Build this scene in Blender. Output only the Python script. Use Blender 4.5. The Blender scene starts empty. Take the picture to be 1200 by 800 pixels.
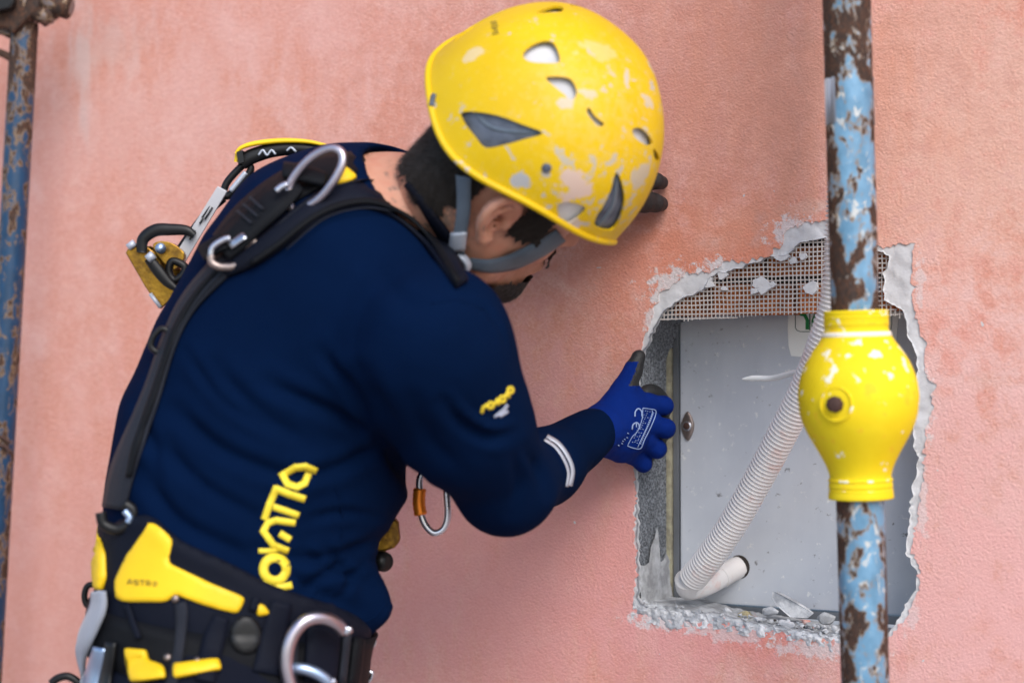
import bpy, bmesh, math, random
import numpy as np
from mathutils import Vector, Matrix, geometry, noise as mnoise
from mathutils.bvhtree import BVHTree
rnd = random.Random(7)
S = bpy.context.scene
COL = S.collection
rad = math.radians

# ------------------------------------------------------------------ camera
FPX = 2200.0                       # focal length in photo pixels (photo 1200 wide)
CAM = Vector((0, 0, 1.27))
PITCH = rad(1.4)
FW = Vector((0, math.cos(PITCH), math.sin(PITCH)))
UPV = Vector((0, -math.sin(PITCH), math.cos(PITCH)))
XV = Vector((1, 0, 0))
cam = bpy.data.cameras.new('camera')
cam.sensor_width = 36
cam.lens = 36 * FPX / 1200
cam.clip_start = 0.05
cam.clip_end = 500
cam.dof.use_dof = True
cam.dof.focus_distance = 2.2
cam.dof.aperture_fstop = 2.5
camo = bpy.data.objects.new('camera', cam)
COL.objects.link(camo)
camo.location = CAM
camo.rotation_euler = (rad(90) + PITCH, 0, 0)
S.camera = camo

# ------------------------------------------------------------------ light
SUN_DIR = Vector((0.22, -0.72, 0.62)).normalized()        # towards the sun
w = bpy.data.worlds.new('World')
S.world = w
w.use_nodes = True
nt = w.node_tree
bg = nt.nodes['Background']
sky = nt.nodes.new('ShaderNodeTexSky')
sky.sky_type = 'NISHITA'
sky.sun_disc = False
sky.sun_elevation = math.asin(SUN_DIR.z)
sky.sun_rotation = math.atan2(SUN_DIR.x, SUN_DIR.y)
nt.links.new(sky.outputs[0], bg.inputs[0])
bg.inputs[1].default_value = 0.13
sl = bpy.data.lights.new('sun', 'SUN')
sl.energy = 1.5
sl.angle = rad(35)
sl.color = (1.0, 0.95, 0.88)
so = bpy.data.objects.new('sun', sl)
COL.objects.link(so)
so.rotation_euler = SUN_DIR.to_track_quat('Z', 'Y').to_euler()
S.view_settings.view_transform = 'Standard'
S.view_settings.look = 'None'
S.view_settings.exposure = 0.92
S.view_settings.gamma = 1.0

# ------------------------------------------------------------------ layout helpers
def V(px, py, Y):
    """point seen at photo pixel (px,py) at distance Y along the view axis"""
    return CAM + (FW + XV * ((px - 600) / FPX) + UPV * ((400 - py) / FPX)) * Y
def proj(p):
    d = np.asarray(p, float).reshape(-1, 3) - np.array(CAM)
    z = d @ np.array(FW)
    return np.stack([600 + FPX * (d @ np.array(XV)) / z, 400 - FPX * (d @ np.array(UPV)) / z, z], 1)
TH = rad(30)
WU = Vector((math.cos(TH), -math.sin(TH), 0))
WN = Vector((-math.sin(TH), -math.cos(TH), 0))            # outwards, to the street
WO = V(880, 500, 2.2)
WMAT = Matrix(((WU.x, -WN.x, 0, WO.x), (WU.y, -WN.y, 0, WO.y), (0, 0, 1, WO.z), (0, 0, 0, 1)))   # local x along, y inwards, z up
def WP(px, py, d=0.0):
    """world point on the plane standing d in front of the wall"""
    r = (V(px, py, 1.0) - CAM)
    o = WO + WN * d
    t = (o - CAM).dot(WN) / r.dot(WN)
    return CAM + r * t
def WL(px, py, d=0.0):
    q = WP(px, py, d) - WO
    return (q.dot(WU), q.z)
def wY(px, d=0.0):
    return (WP(px, 400, d) - CAM).dot(FW)

# ------------------------------------------------------------------ materials
MATS = {}
def new_mat(name):
    m = bpy.data.materials.new(name)
    m.use_nodes = True
    MATS[name] = m
    return m, m.node_tree, m.node_tree.nodes['Principled BSDF']
class N:
    """tiny node helper"""
    def __init__(s, nt): s.nt = nt; s.k = 0
    def n(s, typ, **kw):
        o = s.nt.nodes.new(typ)
        for a, b in kw.items():
            if hasattr(o, a): setattr(o, a, b)
        return o
    def l(s, a, b): s.nt.links.new(a, b)
    def coord(s, kind='Object', scale=(1, 1, 1)):
        t = s.n('ShaderNodeTexCoord'); m = s.n('ShaderNodeMapping')
        m.inputs['Scale'].default_value = scale
        s.l(t.outputs[kind], m.inputs[0]); return m.outputs[0]
    def noise(s, co, scale, detail=4, rough=0.55, dist=0):
        o = s.n('ShaderNodeTexNoise')
        o.inputs['Scale'].default_value = scale; o.inputs['Detail'].default_value = detail
        o.inputs['Roughness'].default_value = rough; o.inputs['Distortion'].default_value = dist
        s.l(co, o.inputs['Vector']); return o.outputs['Fac']
    def ramp(s, f, stops):
        o = s.n('ShaderNodeValToRGB'); e = o.color_ramp.elements
        while len(e) < len(stops): e.new(0.5)
        for i, (p, c) in enumerate(stops):
            e[i].position = p
            e[i].color = (c, c, c, 1) if not hasattr(c, '__len__') else (*c, 1)
        s.l(f, o.inputs[0]); return o.outputs[0]
    def mix(s, f, a, b, mode='MIX'):
        o = s.n('ShaderNodeMix', data_type='RGBA', blend_type=mode)
        for v, i in ((f, 0), (a, 6), (b, 7)):
            if hasattr(v, 'is_linked') or hasattr(v, 'links'): s.l(v, o.inputs[i])
            elif i == 0: o.inputs[0].default_value = v
            else: o.inputs[i].default_value = (*v, 1)
        return o.outputs[2]
    def math(s, op, a, b=0.0, clamp=False):
        o = s.n('ShaderNodeMath', operation=op); o.use_clamp = clamp
        for v, i in ((a, 0), (b, 1)):
            if hasattr(v, 'links'): s.l(v, o.inputs[i])
            else: o.inputs[i].default_value = v
        return o.outputs[0]
    def bump(s, h, strength=0.3, dist=0.002, prev=None):
        o = s.n('ShaderNodeBump'); o.inputs['Strength'].default_value = strength
        o.inputs['Distance'].default_value = dist
        s.l(h, o.inputs['Height'])
        if prev is not None: s.l(prev, o.inputs['Normal'])
        return o.outputs[0]
    def blob(s, co, c, r, soft=0.5, nz=None, amp=0.5):
        """1 inside an ellipse round c with radii r, ragged by a noise"""
        a = s.n('ShaderNodeVectorMath', operation='SUBTRACT'); s.l(co, a.inputs[0]); a.inputs[1].default_value = c
        b = s.n('ShaderNodeVectorMath', operation='DIVIDE'); s.l(a.outputs[0], b.inputs[0]); b.inputs[1].default_value = r
        d = s.n('ShaderNodeVectorMath', operation='LENGTH'); s.l(b.outputs[0], d.inputs[0])
        v = d.outputs['Value']
        if nz is not None: v = s.math('ADD', v, s.math('MULTIPLY', s.math('SUBTRACT', nz, 0.5), amp * 4))
        m = s.n('ShaderNodeMapRange'); s.l(v, m.inputs[0])
        m.inputs[1].default_value = 1 - soft; m.inputs[2].default_value = 1 + soft * 0.2
        m.inputs[3].default_value = 1; m.inputs[4].default_value = 0
        return m.outputs[0]

def simple(name, col, rough=0.6, metal=0.0, bump=0.0, bscale=200, vary=0.12, sheen=0.0, spec=0.5, vscale=12, coat=0.0):
    m, t, b = new_mat(name); h = N(t); co = h.coord()
    f = h.noise(co, vscale, 5)
    dark = tuple(max(0, c * (1 - vary * 1.6)) for c in col); lite = tuple(min(1, c * (1 + vary * 1.6)) for c in col)
    h.l(h.ramp(f, [(0.3, dark), (0.7, lite)]), b.inputs['Base Color'])
    h.l(h.math('ADD', h.math('MULTIPLY', h.noise(co, vscale * 4, 3), 0.25), rough - 0.12, True), b.inputs['Roughness'])
    b.inputs['Metallic'].default_value = metal
    b.inputs['Specular IOR Level'].default_value = spec
    b.inputs['Sheen Weight'].default_value = sheen
    b.inputs['Coat Weight'].default_value = coat
    if bump > 0:
        h.l(h.bump(h.noise(co, bscale, 3, 0.6), bump, 0.002), b.inputs['Normal'])
    return m

def fabric(name, col, rib=900, sheen=0.25, vary=0.1, bumpv=0.25, rough=0.75, spec=0.25):
    m, t, b = new_mat(name); h = N(t); co = h.coord()
    f = h.noise(co, 9, 5)
    dark = tuple(c * (1 - vary) for c in col); lite = tuple(c * (1 + vary) for c in col)
    h.l(h.ramp(f, [(0.3, dark), (0.7, lite)]), b.inputs['Base Color'])
    b.inputs['Roughness'].default_value = rough
    b.inputs['Specular IOR Level'].default_value = spec
    b.inputs['Sheen Weight'].default_value = sheen
    b.inputs['Sheen Roughness'].default_value = 0.5
    wv = h.n('ShaderNodeTexWave'); wv.inputs['Scale'].default_value = rib / 6.28 * 1.0
    wv.inputs['Distortion'].default_value = 1.0
    h.l(co, wv.inputs['Vector'])
    n1 = h.bump(h.noise(co, 35, 4), bumpv * 0.6, 0.004)
    h.l(h.bump(wv.outputs['Fac'], bumpv, 0.0006, n1), b.inputs['Normal'])
    return m

def rusty_paint(name, paint, amount, stretch=0.35, seed=(0, 0, 0), white=0.0, scale=22, rustdark=(0.022, 0.013, 0.010), edge=0.0, top=None):
    m, t, b = new_mat(name); h = N(t)
    tc = h.n('ShaderNodeTexCoord'); mp = h.n('ShaderNodeMapping')
    mp.inputs['Scale'].default_value = (1, 1, stretch); mp.inputs['Location'].default_value = seed
    h.l(tc.outputs['Object'], mp.inputs[0]); co = mp.outputs[0]
    n1 = h.noise(co, scale, 7, 0.62, 0.4)
    n2 = h.noise(co, scale * 5, 5, 0.65)
    n3 = h.noise(co, scale * 0.4, 3)
    # rust threshold
    v = h.math('ADD', h.math('MULTIPLY', n1, 0.8), h.math('MULTIPLY', n3, 0.45))
    v = h.math('ADD', v, h.math('MULTIPLY', n2, 0.16))
    if edge:
        sx = h.n('ShaderNodeSeparateXYZ'); h.l(tc.outputs['Object'], sx.inputs[0])
        v = h.math('ADD', v, h.math('MULTIPLY', h.math('POWER', h.math('ABSOLUTE', h.math('DIVIDE', sx.outputs[0], .0245)), 3.0), edge))
        if top is not None: v = h.math('ADD', v, h.math('MULTIPLY', h.math('SUBTRACT', sx.outputs[2], top[0]), top[1], True))
    mask = h.ramp(v, [(amount, 0.0), (amount + 0.018, 1.0)])
    halo = h.ramp(v, [(amount - 0.05, 0.0), (amount, 1.0)])
    pc = h.mix(h.ramp(h.noise(co, scale * 0.9, 4), [(0.35, 0), (0.7, 1)]), paint, tuple(min(1, c * 1.5 + 0.05 * (white > 0)) for c in paint))
    if white:
        wm = h.ramp(h.noise(co, scale * 1.6, 6, 0.65, 0.8), [(0.60 - white * 0.1, 0), (0.64 - white * 0.1, 1)])
        pc = h.mix(wm, pc, (0.5, 0.5, 0.48))
    pc = h.mix(h.math('MULTIPLY', halo, 0.8), pc, (0.26, 0.15, 0.06))
    rust = h.mix(h.ramp(n2, [(.40, 0), (.75, 1)]), rustdark, (0.11, 0.042, 0.018))
    rust = h.mix(h.math('MULTIPLY', h.ramp(h.noise(co, scale * 2.2, 5), [(0.5, 0), (0.7, 1)]), .5), rust, (0.05, 0.032, 0.028))
    h.l(h.mix(mask, pc, rust), b.inputs['Base Color'])
    h.l(h.ramp(mask, [(0, 0.42), (1, 0.85)]), b.inputs['Roughness'])
    inv = h.math('MULTIPLY', mask, -1.0)
    h.l(h.bump(h.math('ADD', inv, h.math('MULTIPLY', n2, 0.5)), 0.5, 0.0012), b.inputs['Normal'])
    return m

def wall_mat():
    m, t, b = new_mat('pink_render'); h = N(t); co = h.coord()
    cs = h.coord(scale=(1, 1, 0.28))
    big = h.noise(co, 1.6, 4, 0.6, 0.3)
    streak = h.noise(cs, 9, 5, 0.6, 0.2)
    mid = h.noise(co, 14, 6, 0.65)
    fine = h.noise(co, 260, 4, 0.7)
    A = (0.62, 0.255, 0.180); B = (0.67, 0.310, 0.258); P = (0.76, 0.46, 0.42); O = (0.68, 0.245, 0.145)
    c = h.mix(h.ramp(big, [(0.35, 0), (0.65, 1)]), A, B)
    c = h.mix(h.math('MULTIPLY', h.ramp(streak, [(0.45, 0), (0.85, 1)]), 0.32), c, P)
    c = h.mix(h.math('MULTIPLY', h.ramp(streak, [(0.2, 1), (0.5, 0)]), 0.3), c, O)
    c = h.mix(h.math('MULTIPLY', h.ramp(mid, [(0.48, 0), (0.70, 1)]), 0.6), c, P)
    c = h.mix(h.math('MULTIPLY', h.ramp(fine, [(0.44, 0), (0.62, 1)]), 0.34), c, (0.80, 0.50, 0.42))
    c = h.mix(h.math('MULTIPLY', h.ramp(h.noise(co, 340, 3, 0.6), [(0.36, 1), (0.46, 0)]), 0.28), c, (0.44, 0.17, 0.12))
    # weathered or scuffed places, plus broad areas darker at upper centre, paler at right
    def at(px, py): q = WL(px, py); return (q[0], 0, q[1])
    nz = h.noise(co, 30, 5, 0.65)
    nzs = h.noise(cs, 40, 5, 0.6)
    for (px, py, rx, rz, col, k, n_) in [
        (98, 60, .02, .11, (.62, .52, .50), .55, nzs), (130, 60, .09, .05, (.6, .46, .43), .35, nzs),
        (200, 130, .3, .12, (.70, .42, .38), .35, nzs), (350, 30, .25, .1, (.70, .38, .34), .3, nzs),
        (840, 285, .045, .018, (.62, .50, .46), .75, nz), (860, 262, .09, .02, (.74, .48, .40), .4, nz),
        (955, 243, .035, .010, (.7, .62, .58), .7, nz), (820, 310, .20, .07, (.70, .23, .13), .45, nz),
        (900, 270, .16, .06, (.72, .25, .14), .5, nz), (1150, 445, .05, .02, (.72, .62, .6), .45, nz),
        (1090, 470, .02, .06, (.68, .58, .56), .5, nz), (1110, 420, .08, .2, (.74, .30, .25), .4, nz),
        (1120, 150, .22, .25, (.70, .44, .35), .6, nz), (1120, 620, .25, .3, (.74, .48, .46), .7, nz), (900, 120, .2, .15, (.70, .33, .22), .5, nzs), (640, 560, .25, .22, (.68, .33, .31), .5, nz),
        (860, 740, .13, .035, (.74, .17, .12), .5, nz), (780, 735, .1, .05, (.74, .40, .39), .6, nz),
        (1130, 700, .16, .2, (.76, .38, .36), .55, nz), (620, 700, .4, .2, (.70, .31, .30), .6, nzs),
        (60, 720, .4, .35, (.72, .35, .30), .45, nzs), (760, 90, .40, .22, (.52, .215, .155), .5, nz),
        (590, 500, .12, .16, (.62, .29, .27), .4, nz)]:
        q = at(px, py)
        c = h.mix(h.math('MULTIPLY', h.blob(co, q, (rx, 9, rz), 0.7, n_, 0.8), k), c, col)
    nf = h.noise(co, 95, 6, 0.75)
    for (px, py, rx, rz, k) in [(800, 335, .045, .022, .9), (845, 318, .03, .015, .9), (770, 380, .012, .03, .8), (930, 270, .03, .02, .8), (1085, 480, .010, .04, .7), (1078, 330, .006, .03, .5), (1082, 590, .006, .04, .5),
                            (775, 726, .04, .011, .8), (860, 742, .05, .010, .5), (960, 760, .06, .010, .6), (1068, 720, .01, .02, .4)]:
        q = at(px, py)
        c = h.mix(h.math('MULTIPLY', h.blob(co, q, (rx, 9, rz), 0.35, nf, 1.3), k), c, (.66, .62, .63))
    h.l(c, b.inputs['Base Color'])
    b.inputs['Roughness'].default_value = 0.9
    b.inputs['Specular IOR Level'].default_value = 0.25
    grain = h.noise(co, 300, 4, 0.75)
    vor = h.n('ShaderNodeTexVoronoi'); vor.inputs['Scale'].default_value = 330; h.l(co, vor.inputs['Vector'])
    hh = h.math('ADD', h.math('MULTIPLY', grain, 1.0), h.math('MULTIPLY', vor.outputs['Distance'], 0.35))
    n1 = h.bump(mid, 0.25, 0.006)
    h.l(h.bump(hh, 0.75, 0.0020, n1), b.inputs['Normal'])
    return m

def speckled(name, a, bcol, scale=420, rough=0.9, dirt=(0.30, 0.31, 0.32)):
    m, t, b = new_mat(name); h = N(t); co = h.coord()
    vor = h.n('ShaderNodeTexVoronoi'); vor.inputs['Scale'].default_value = scale; h.l(co, vor.inputs['Vector'])
    f = h.math('ADD', h.math('MULTIPLY', vor.outputs['Distance'], 0.7), h.math('MULTIPLY', h.noise(co, scale * 0.8, 4, 0.7), 0.6))
    c = h.ramp(f, [(0.40, a), (0.85, bcol)])
    c = h.mix(h.math('MULTIPLY', h.ramp(h.noise(co, 25, 6, 0.6), [(0.5, 0), (0.7, 1)]), 0.5), c, dirt)
    h.l(c, b.inputs['Base Color']); b.inputs['Roughness'].default_value = rough
    h.l(h.bump(f, 0.6, 0.002), b.inputs['Normal'])
    return m

def helmet_mat(frame_inv):
    m, t, b = new_mat('helmet_yellow'); h = N(t); co = h.coord()
    base = h.mix(h.ramp(h.noise(co, 10, 4), [(0.3, 0), (0.7, 1)]), (0.64, 0.405, 0.0008), (0.72, 0.475, 0.002))
    n1 = h.noise(co, 62, 6, 0.62, 0.5); n2 = h.noise(co, 130, 5, 0.65); n3 = h.noise(co, 9, 3)
    front = h.blob(co, HP['wear'], (.13, .13, .13), 0.8)
    v = h.math('ADD', n1, h.math('MULTIPLY', h.math('SUBTRACT', n3, 0.5), 0.5))
    v = h.math('ADD', v, h.math('MULTIPLY', front, 0.075))
    sc = h.ramp(v, [(0.645, 0), (0.675, 1)])
    c = h.mix(h.math('MULTIPLY', sc, 0.8), base, (0.43, 0.415, 0.40))
    scr = h.ramp(h.noise(h.coord(scale=(1, 3.5, 1)), 75, 5, 0.6, 1.2), [(0.66, 0), (0.70, 1)])
    c = h.mix(h.math('MULTIPLY', scr, 0.6), c, (0.42, 0.40, 0.38))
    haze = h.ramp(h.math('ADD', n2, h.math('MULTIPLY', front, 0.16)), [(0.58, 0), (0.78, 1)])
    c = h.mix(h.math('MULTIPLY', haze, 0.22), c, (0.62, 0.50, 0.25))
    nz = h.noise(co, 60, 4, 0.6)
    for (q, r, col, k) in HP['marks']:
        c = h.mix(h.math('MULTIPLY', h.blob(co, q, r, 0.2, nz, 0.95), k), c, col)
    h.l(c, b.inputs['Base Color'])
    h.l(h.ramp(v, [(0.55, 0.50), (0.72, 0.75)]), b.inputs['Roughness'])
    b.inputs['Specular IOR Level'].default_value = 0.3
    b.inputs['Coat Weight'].default_value = 0.05; b.inputs['Coat Roughness'].default_value = 0.25
    h.l(h.bump(n2, 0.12, 0.001), b.inputs['Normal'])
    return m

def skin_mat():
    m, t, b = new_mat('skin'); h = N(t); co = h.coord()
    c = h.mix(h.ramp(h.noise(co, 22, 5), [(0.3, 0), (0.7, 1)]), (0.50, 0.225, 0.145), (0.59, 0.30, 0.205))
    nz = h.noise(co, 75, 4, 0.6, 0.5)
    for (px, py, Y_) in [(500, 232, 1.96), (518, 248, 1.95), (487, 215, 1.98), (528, 262, 1.94)]:
        c = h.mix(h.math('MULTIPLY', h.blob(co, tuple(V(px, py, Y_)), (.022, .04, .022), 0.5, nz, 1.4), .5), c, (.09, .085, .07))
    c = h.mix(h.math('MULTIPLY', h.ramp(h.noise(co, 60, 4), [(.5, 0), (.7, 1)]), .3), c, (.50, .15, .10))
    h.l(c, b.inputs['Base Color']); b.inputs['Roughness'].default_value = 0.5
    b.inputs['Subsurface Weight'].default_value = 0.12
    b.inputs['Subsurface Radius'].default_value = (0.012, 0.004, 0.002)
    b.inputs['Subsurface Scale'].default_value = 0.5
    h.l(h.bump(h.noise(co, 500, 3), 0.18, 0.001), b.inputs['Normal'])
    return m

def door_mat():
    m, t, b = new_mat('cabinet_metal'); h = N(t); co = h.coord()
    cs = h.coord(scale=(1, 1, 0.1))
    c = h.mix(h.ramp(h.noise(co, 6, 5), [(0.35, 0), (0.7, 1)]), (0.47, 0.495, 0.56), (0.60, 0.625, 0.68))
    c = h.mix(h.math('MULTIPLY', h.ramp(h.noise(cs, 60, 5), [(0.5, 0), (0.75, 1)]), 0.35), c, (0.60, 0.62, 0.67))
    c = h.mix(h.math('MULTIPLY', h.ramp(h.noise(co, 120, 5, 0.7), [(0.62, 0), (0.68, 1)]), 0.8), c, (0.75, 0.75, 0.75))
    c = h.mix(h.math('MULTIPLY', h.ramp(h.noise(co, 90, 4, 0.7, 0.3), [(0.29, 1), (0.34, 0)]), 0.7), c, (0.1, 0.09, 0.09))
    q = WL(850, 710, -.1)
    c = h.mix(h.math('MULTIPLY', h.blob(co, (q[0], 0, q[1]), (.2, 9, .05), 0.8, h.noise(co, 30, 5), .6), .6), c, (0.60, 0.60, 0.62))
    h.l(c, b.inputs['Base Color'])
    b.inputs['Metallic'].default_value = 0.1
    h.l(h.ramp(h.noise(co, 20, 4), [(0.3, 0.42), (0.7, 0.62)]), b.inputs['Roughness'])
    h.l(h.bump(h.noise(co, 8, 3), 0.12, 0.01), b.inputs['Normal'])
    return m

def sleeve_mat():
    m, t, b = new_mat('coupler_yellow'); h = N(t); co = h.coord()
    c = h.mix(h.ramp(h.noise(co, 14, 4), [(0.3, 0), (0.7, 1)]), (0.74, 0.53, 0.006), (0.80, 0.63, 0.02))
    c = h.mix(h.math('MULTIPLY', h.ramp(h.noise(co, 55, 5, 0.6), [(0.60, 0), (0.66, 1)]), 0.45), c, (0.80, 0.40, 0.03))
    top = h.blob(co, (0, 0, .045), (.2, .2, .075), 0.7)
    v = h.math('ADD', h.noise(co, 75, 4, 0.5), h.math('MULTIPLY', top, 0.07))
    sc = h.ramp(v, [(0.665, 0), (0.70, 1)])
    c = h.mix(h.math('MULTIPLY', sc, 0.9), c, (0.82, 0.80, 0.68))
    h.l(c, b.inputs['Base Color']); b.inputs['Roughness'].default_value = 0.75; b.inputs['Specular IOR Level'].default_value = 0.2
    h.l(h.bump(h.math('ADD', h.noise(co, 60, 4), sc), 0.2, 0.002), b.inputs['Normal'])
    return m

def marked(name, base, noise_scale, lo, hi, other, rough=.5, k=1.0, metal=0.0, bump=.2):
    m, t, b = new_mat(name); h = N(t); co = h.coord()
    f = h.ramp(h.noise(co, noise_scale, 5, 0.65, 0.2), [(lo, 0), (hi, 1)])
    h.l(h.mix(h.math('MULTIPLY', f, k), base, other), b.inputs['Base Color'])
    b.inputs['Roughness'].default_value = rough; b.inputs['Metallic'].default_value = metal
    h.l(h.bump(h.noise(co, noise_scale * 3, 4), bump, 0.002), b.inputs['Normal'])
    return m

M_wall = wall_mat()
M_coat = marked('base_coat_plaster', (.60, .60, .62), 30, .42, .62, (.46, .46, .48), .95, .8, 0, .7)
M_eps = speckled('graphite_insulation', (.014, .016, .022), (.26, .28, .31), 380, .9, (.07, .075, .085))
M_cement = marked('cement_smear', (.50, .51, .53), 40, .4, .6, (.22, .22, .23), .95, .8, 0, .6)
M_brick = marked('red_brick', (.62, .17, .04), 30, .48, .62, (.12, .05, .03), .95, .8, 0, .6)
M_darkgap = simple('dark_mortar', (.035, .028, .025), .95, bump=.5, bscale=90)
M_mesh = simple('glass_fibre_mesh', (.46, .42, .40), .8)
M_caulk = marked('yellow_foam_strip', (.40, .37, .26), 50, .42, .6, (.22, .20, .15), .9, .9, 0, .5)
M_door = door_mat()
M_frame = simple('cabinet_frame_metal', (.16, .17, .19), .5, .3)
M_label = simple('label_paper', (.85, .85, .83), .45, vary=.03)
M_green = simple('label_green', (.01, .22, .05), .5, vary=.02)
M_labline = simple('label_dark_line', (.05, .09, .07), .5, vary=.02)
M_conduit = marked('conduit_plastic', (.80, .76, .75), 30, .55, .7, (.72, .45, .40), .5, .7, 0, .15)
M_rubble = marked('rubble_plaster', (.70, .70, .72), 45, .38, .58, (.30, .31, .34), .95, .85, 0, .7)
M_rubpink = marked('rubble_pink', (.60, .22, .17), 60, .4, .65, (.6, .5, .48), .95, .8, 0, .7)
M_foam = marked('rubble_foam', (.60, .52, .34), 70, .4, .65, (.45, .36, .2), .95, .8, 0, .7)
M_pole = rusty_paint('blue_pole_paint', (.085, .20, .31), .748, .6, (3.1, 1.7, 0.2), white=.35, scale=62, edge=.10, top=(1.58, 1.0))
M_pole2 = rusty_paint('dark_blue_pole_paint', (.004, .032, .080), .768, .5, (7.1, 4.7, 1), scale=80, edge=.07, top=(1.62, .8))
M_rust = rusty_paint('rusty_iron', (.16, .13, .13), .66, 1, (1, 2, 3), scale=40)
M_coupler = sleeve_mat()
M_bolt = simple('rusty_bolt', (.07, .035, .028), .8, .3, bump=.5)
M_dust = simple('dried_plaster_ring', (.75, .70, .60), .9, bump=.4)
M_skin = skin_mat()
M_hair = fabric('dark_hair', (.018, .012, .009), 2600, 0.1, .3, .9, .6)
M_navy = fabric('navy_jersey', (.0010, .0068, .029), 1500, .0, .12, .20, .9, .03)
M_cuff = fabric('dark_cuff', (.004, .007, .02), 1200, .2, .1, .3)
M_trs = fabric('dark_trousers', (.012, .014, .02), 1100, .2)
M_web = fabric('black_webbing', (.0035, .004, .006), 2200, .0, .2, .4, .6, .14)
M_web2 = fabric('grey_webbing', (.012, .014, .022), 2200, .02, .2, .4, .6, .18)
M_web3 = fabric('light_grey_webbing', (.28, .30, .36), 2200, .3, .2, .4)
M_webn = fabric('blue_black_padding', (.0035, .005, .012), 1400, .0, .2, .3, .65, .12)
M_pad = simple('yellow_padding', (.82, .52, .003), .55, bump=.15, bscale=60, vary=.06)
M_padtxt = simple('padding_print', (.30, .20, .01), .6, vary=.02)
M_logo = simple('yellow_print', (.80, .62, .03), .6, vary=.05)
M_logow = simple('grey_print', (.40, .44, .55), .6, vary=.05)
M_refl = simple('silver_reflective_tape', (.42, .45, .52), .4, .2, vary=.05)
M_steel = simple('polished_steel', (.55, .56, .62), .28, 1.0, vary=.06)
M_steelp = simple('anodised_steel', (.50, .45, .50), .33, 1.0, vary=.08)
M_steelb = simple('blue_steel', (.35, .45, .62), .38, .9, vary=.08)
M_bronze = simple('worn_buckle_metal', (.30, .24, .22), .4, .9, vary=.2, vscale=60)
M_gold = marked('gold_anodised', (.33, .18, .022), 50, .42, .62, (.10, .05, .015), .35, .85, .85, .3)
M_orange = simple('orange_anodised', (.75, .22, .02), .35, .6)
M_blackp = simple('black_plastic', (.006, .006, .007), .42, spec=.3)
M_white = simple('white_tag_fabric', (.62, .62, .66), .7, vary=.04)
M_ink = simple('black_ink', (.02, .02, .025), .7)
M_glove = fabric('blue_knit_glove', (.0006, .016, .150), 2600, .0, .12, .5, .8, .10)
M_glovek = simple('black_latex_palm', (.010, .011, .012), .6, bump=.5, bscale=350)
M_glvprint = simple('pale_blue_print', (.24, .33, .55), .7, vary=.05)
M_strap = fabric('slate_chin_strap', (.10, .13, .17), 2600, .2, .25, .3)
M_liner = simple('white_liner', (.55, .55, .58), .7, bump=.3, bscale=120)
M_grille = simple('slate_grille', (.075, .09, .125), .5, vary=.3, vscale=60)
M_ground = speckled('concrete_ground', (.26, .25, .24), (.40, .39, .37), 60)
M_plank = marked('weathered_plank', (.30, .23, .16), 12, .4, .65, (.18, .14, .11), .85)
M_boot = simple('boot_leather', (.02, .017, .015), .6, bump=.3)
M_eye = simple('eye_white', (.5, .48, .45), .3)

# ------------------------------------------------------------------ object helpers
def link(o, parent=None):
    COL.objects.link(o)
    if parent is not None:
        o.parent = parent
        mw = parent.get('_mw')
        o.matrix_parent_inverse = world_of(parent).inverted()
    return o
def world_of(o):
    m = o.matrix_basis.copy()
    if o.parent is not None:
        m = world_of(o.parent) @ o.matrix_parent_inverse @ m
    return m
def mk(name, verts, faces, mat, parent=None, smooth=True, matrix=None, fmats=None):
    me = bpy.data.meshes.new(name)
    me.from_pydata([tuple(v) for v in verts], [], [tuple(f) for f in faces])
    mats = mat if isinstance(mat, (list, tuple)) else [mat]
    for m in mats: me.materials.append(m)
    if fmats is not None: me.polygons.foreach_set('material_index', np.array(fmats, dtype=np.int32))
    if smooth: me.polygons.foreach_set('use_smooth', np.ones(len(me.polygons), dtype=bool))
    me.validate(); me.update()
    o = bpy.data.objects.new(name, me)
    if matrix is not None: o.matrix_basis = matrix
    link(o, parent)
    return o
def thing(name, label, cat, loc, group=None):
    o = bpy.data.objects.new(name, None)
    o.empty_display_size = .05
    o.location = loc
    COL.objects.link(o)
    tag(o, label, cat, group)
    return o
def tag(o, label, cat, group=None):
    o['label'] = label; o['category'] = cat
    if group: o['group'] = group
    return o

def merge(parts):
    vs, fs = [], []
    for v, f in parts:
        k = len(vs); vs += [tuple(x) for x in v]; fs += [tuple(i + k for i in q) for q in f]
    return vs, fs
def catmull(pts, n):
    """n samples per segment through pts (any dimension)"""
    P = [np.array(p, float) for p in pts]
    P = [2 * P[0] - P[1]] + P + [2 * P[-1] - P[-2]]
    out = []
    for i in range(1, len(P) - 2):
        for k in range(n):
            t = k / n
            a, b, c, d = P[i - 1], P[i], P[i + 1], P[i + 2]
            out.append(.5 * ((2 * b) + (-a + c) * t + (2 * a - 5 * b + 4 * c - d) * t * t + (-a + 3 * b - 3 * c + d) * t ** 3))
    out.append(P[-2]); return out
def catmull_closed(pts, n):
    P = [np.array(p, float) for p in pts]; m = len(P); out = []
    for i in range(m):
        a, b, c, d = P[(i - 1) % m], P[i], P[(i + 1) % m], P[(i + 2) % m]
        for k in range(n):
            t = k / n
            out.append(.5 * ((2 * b) + (-a + c) * t + (2 * a - 5 * b + 4 * c - d) * t * t + (-a + 3 * b - 3 * c + d) * t ** 3))
    return out
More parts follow.
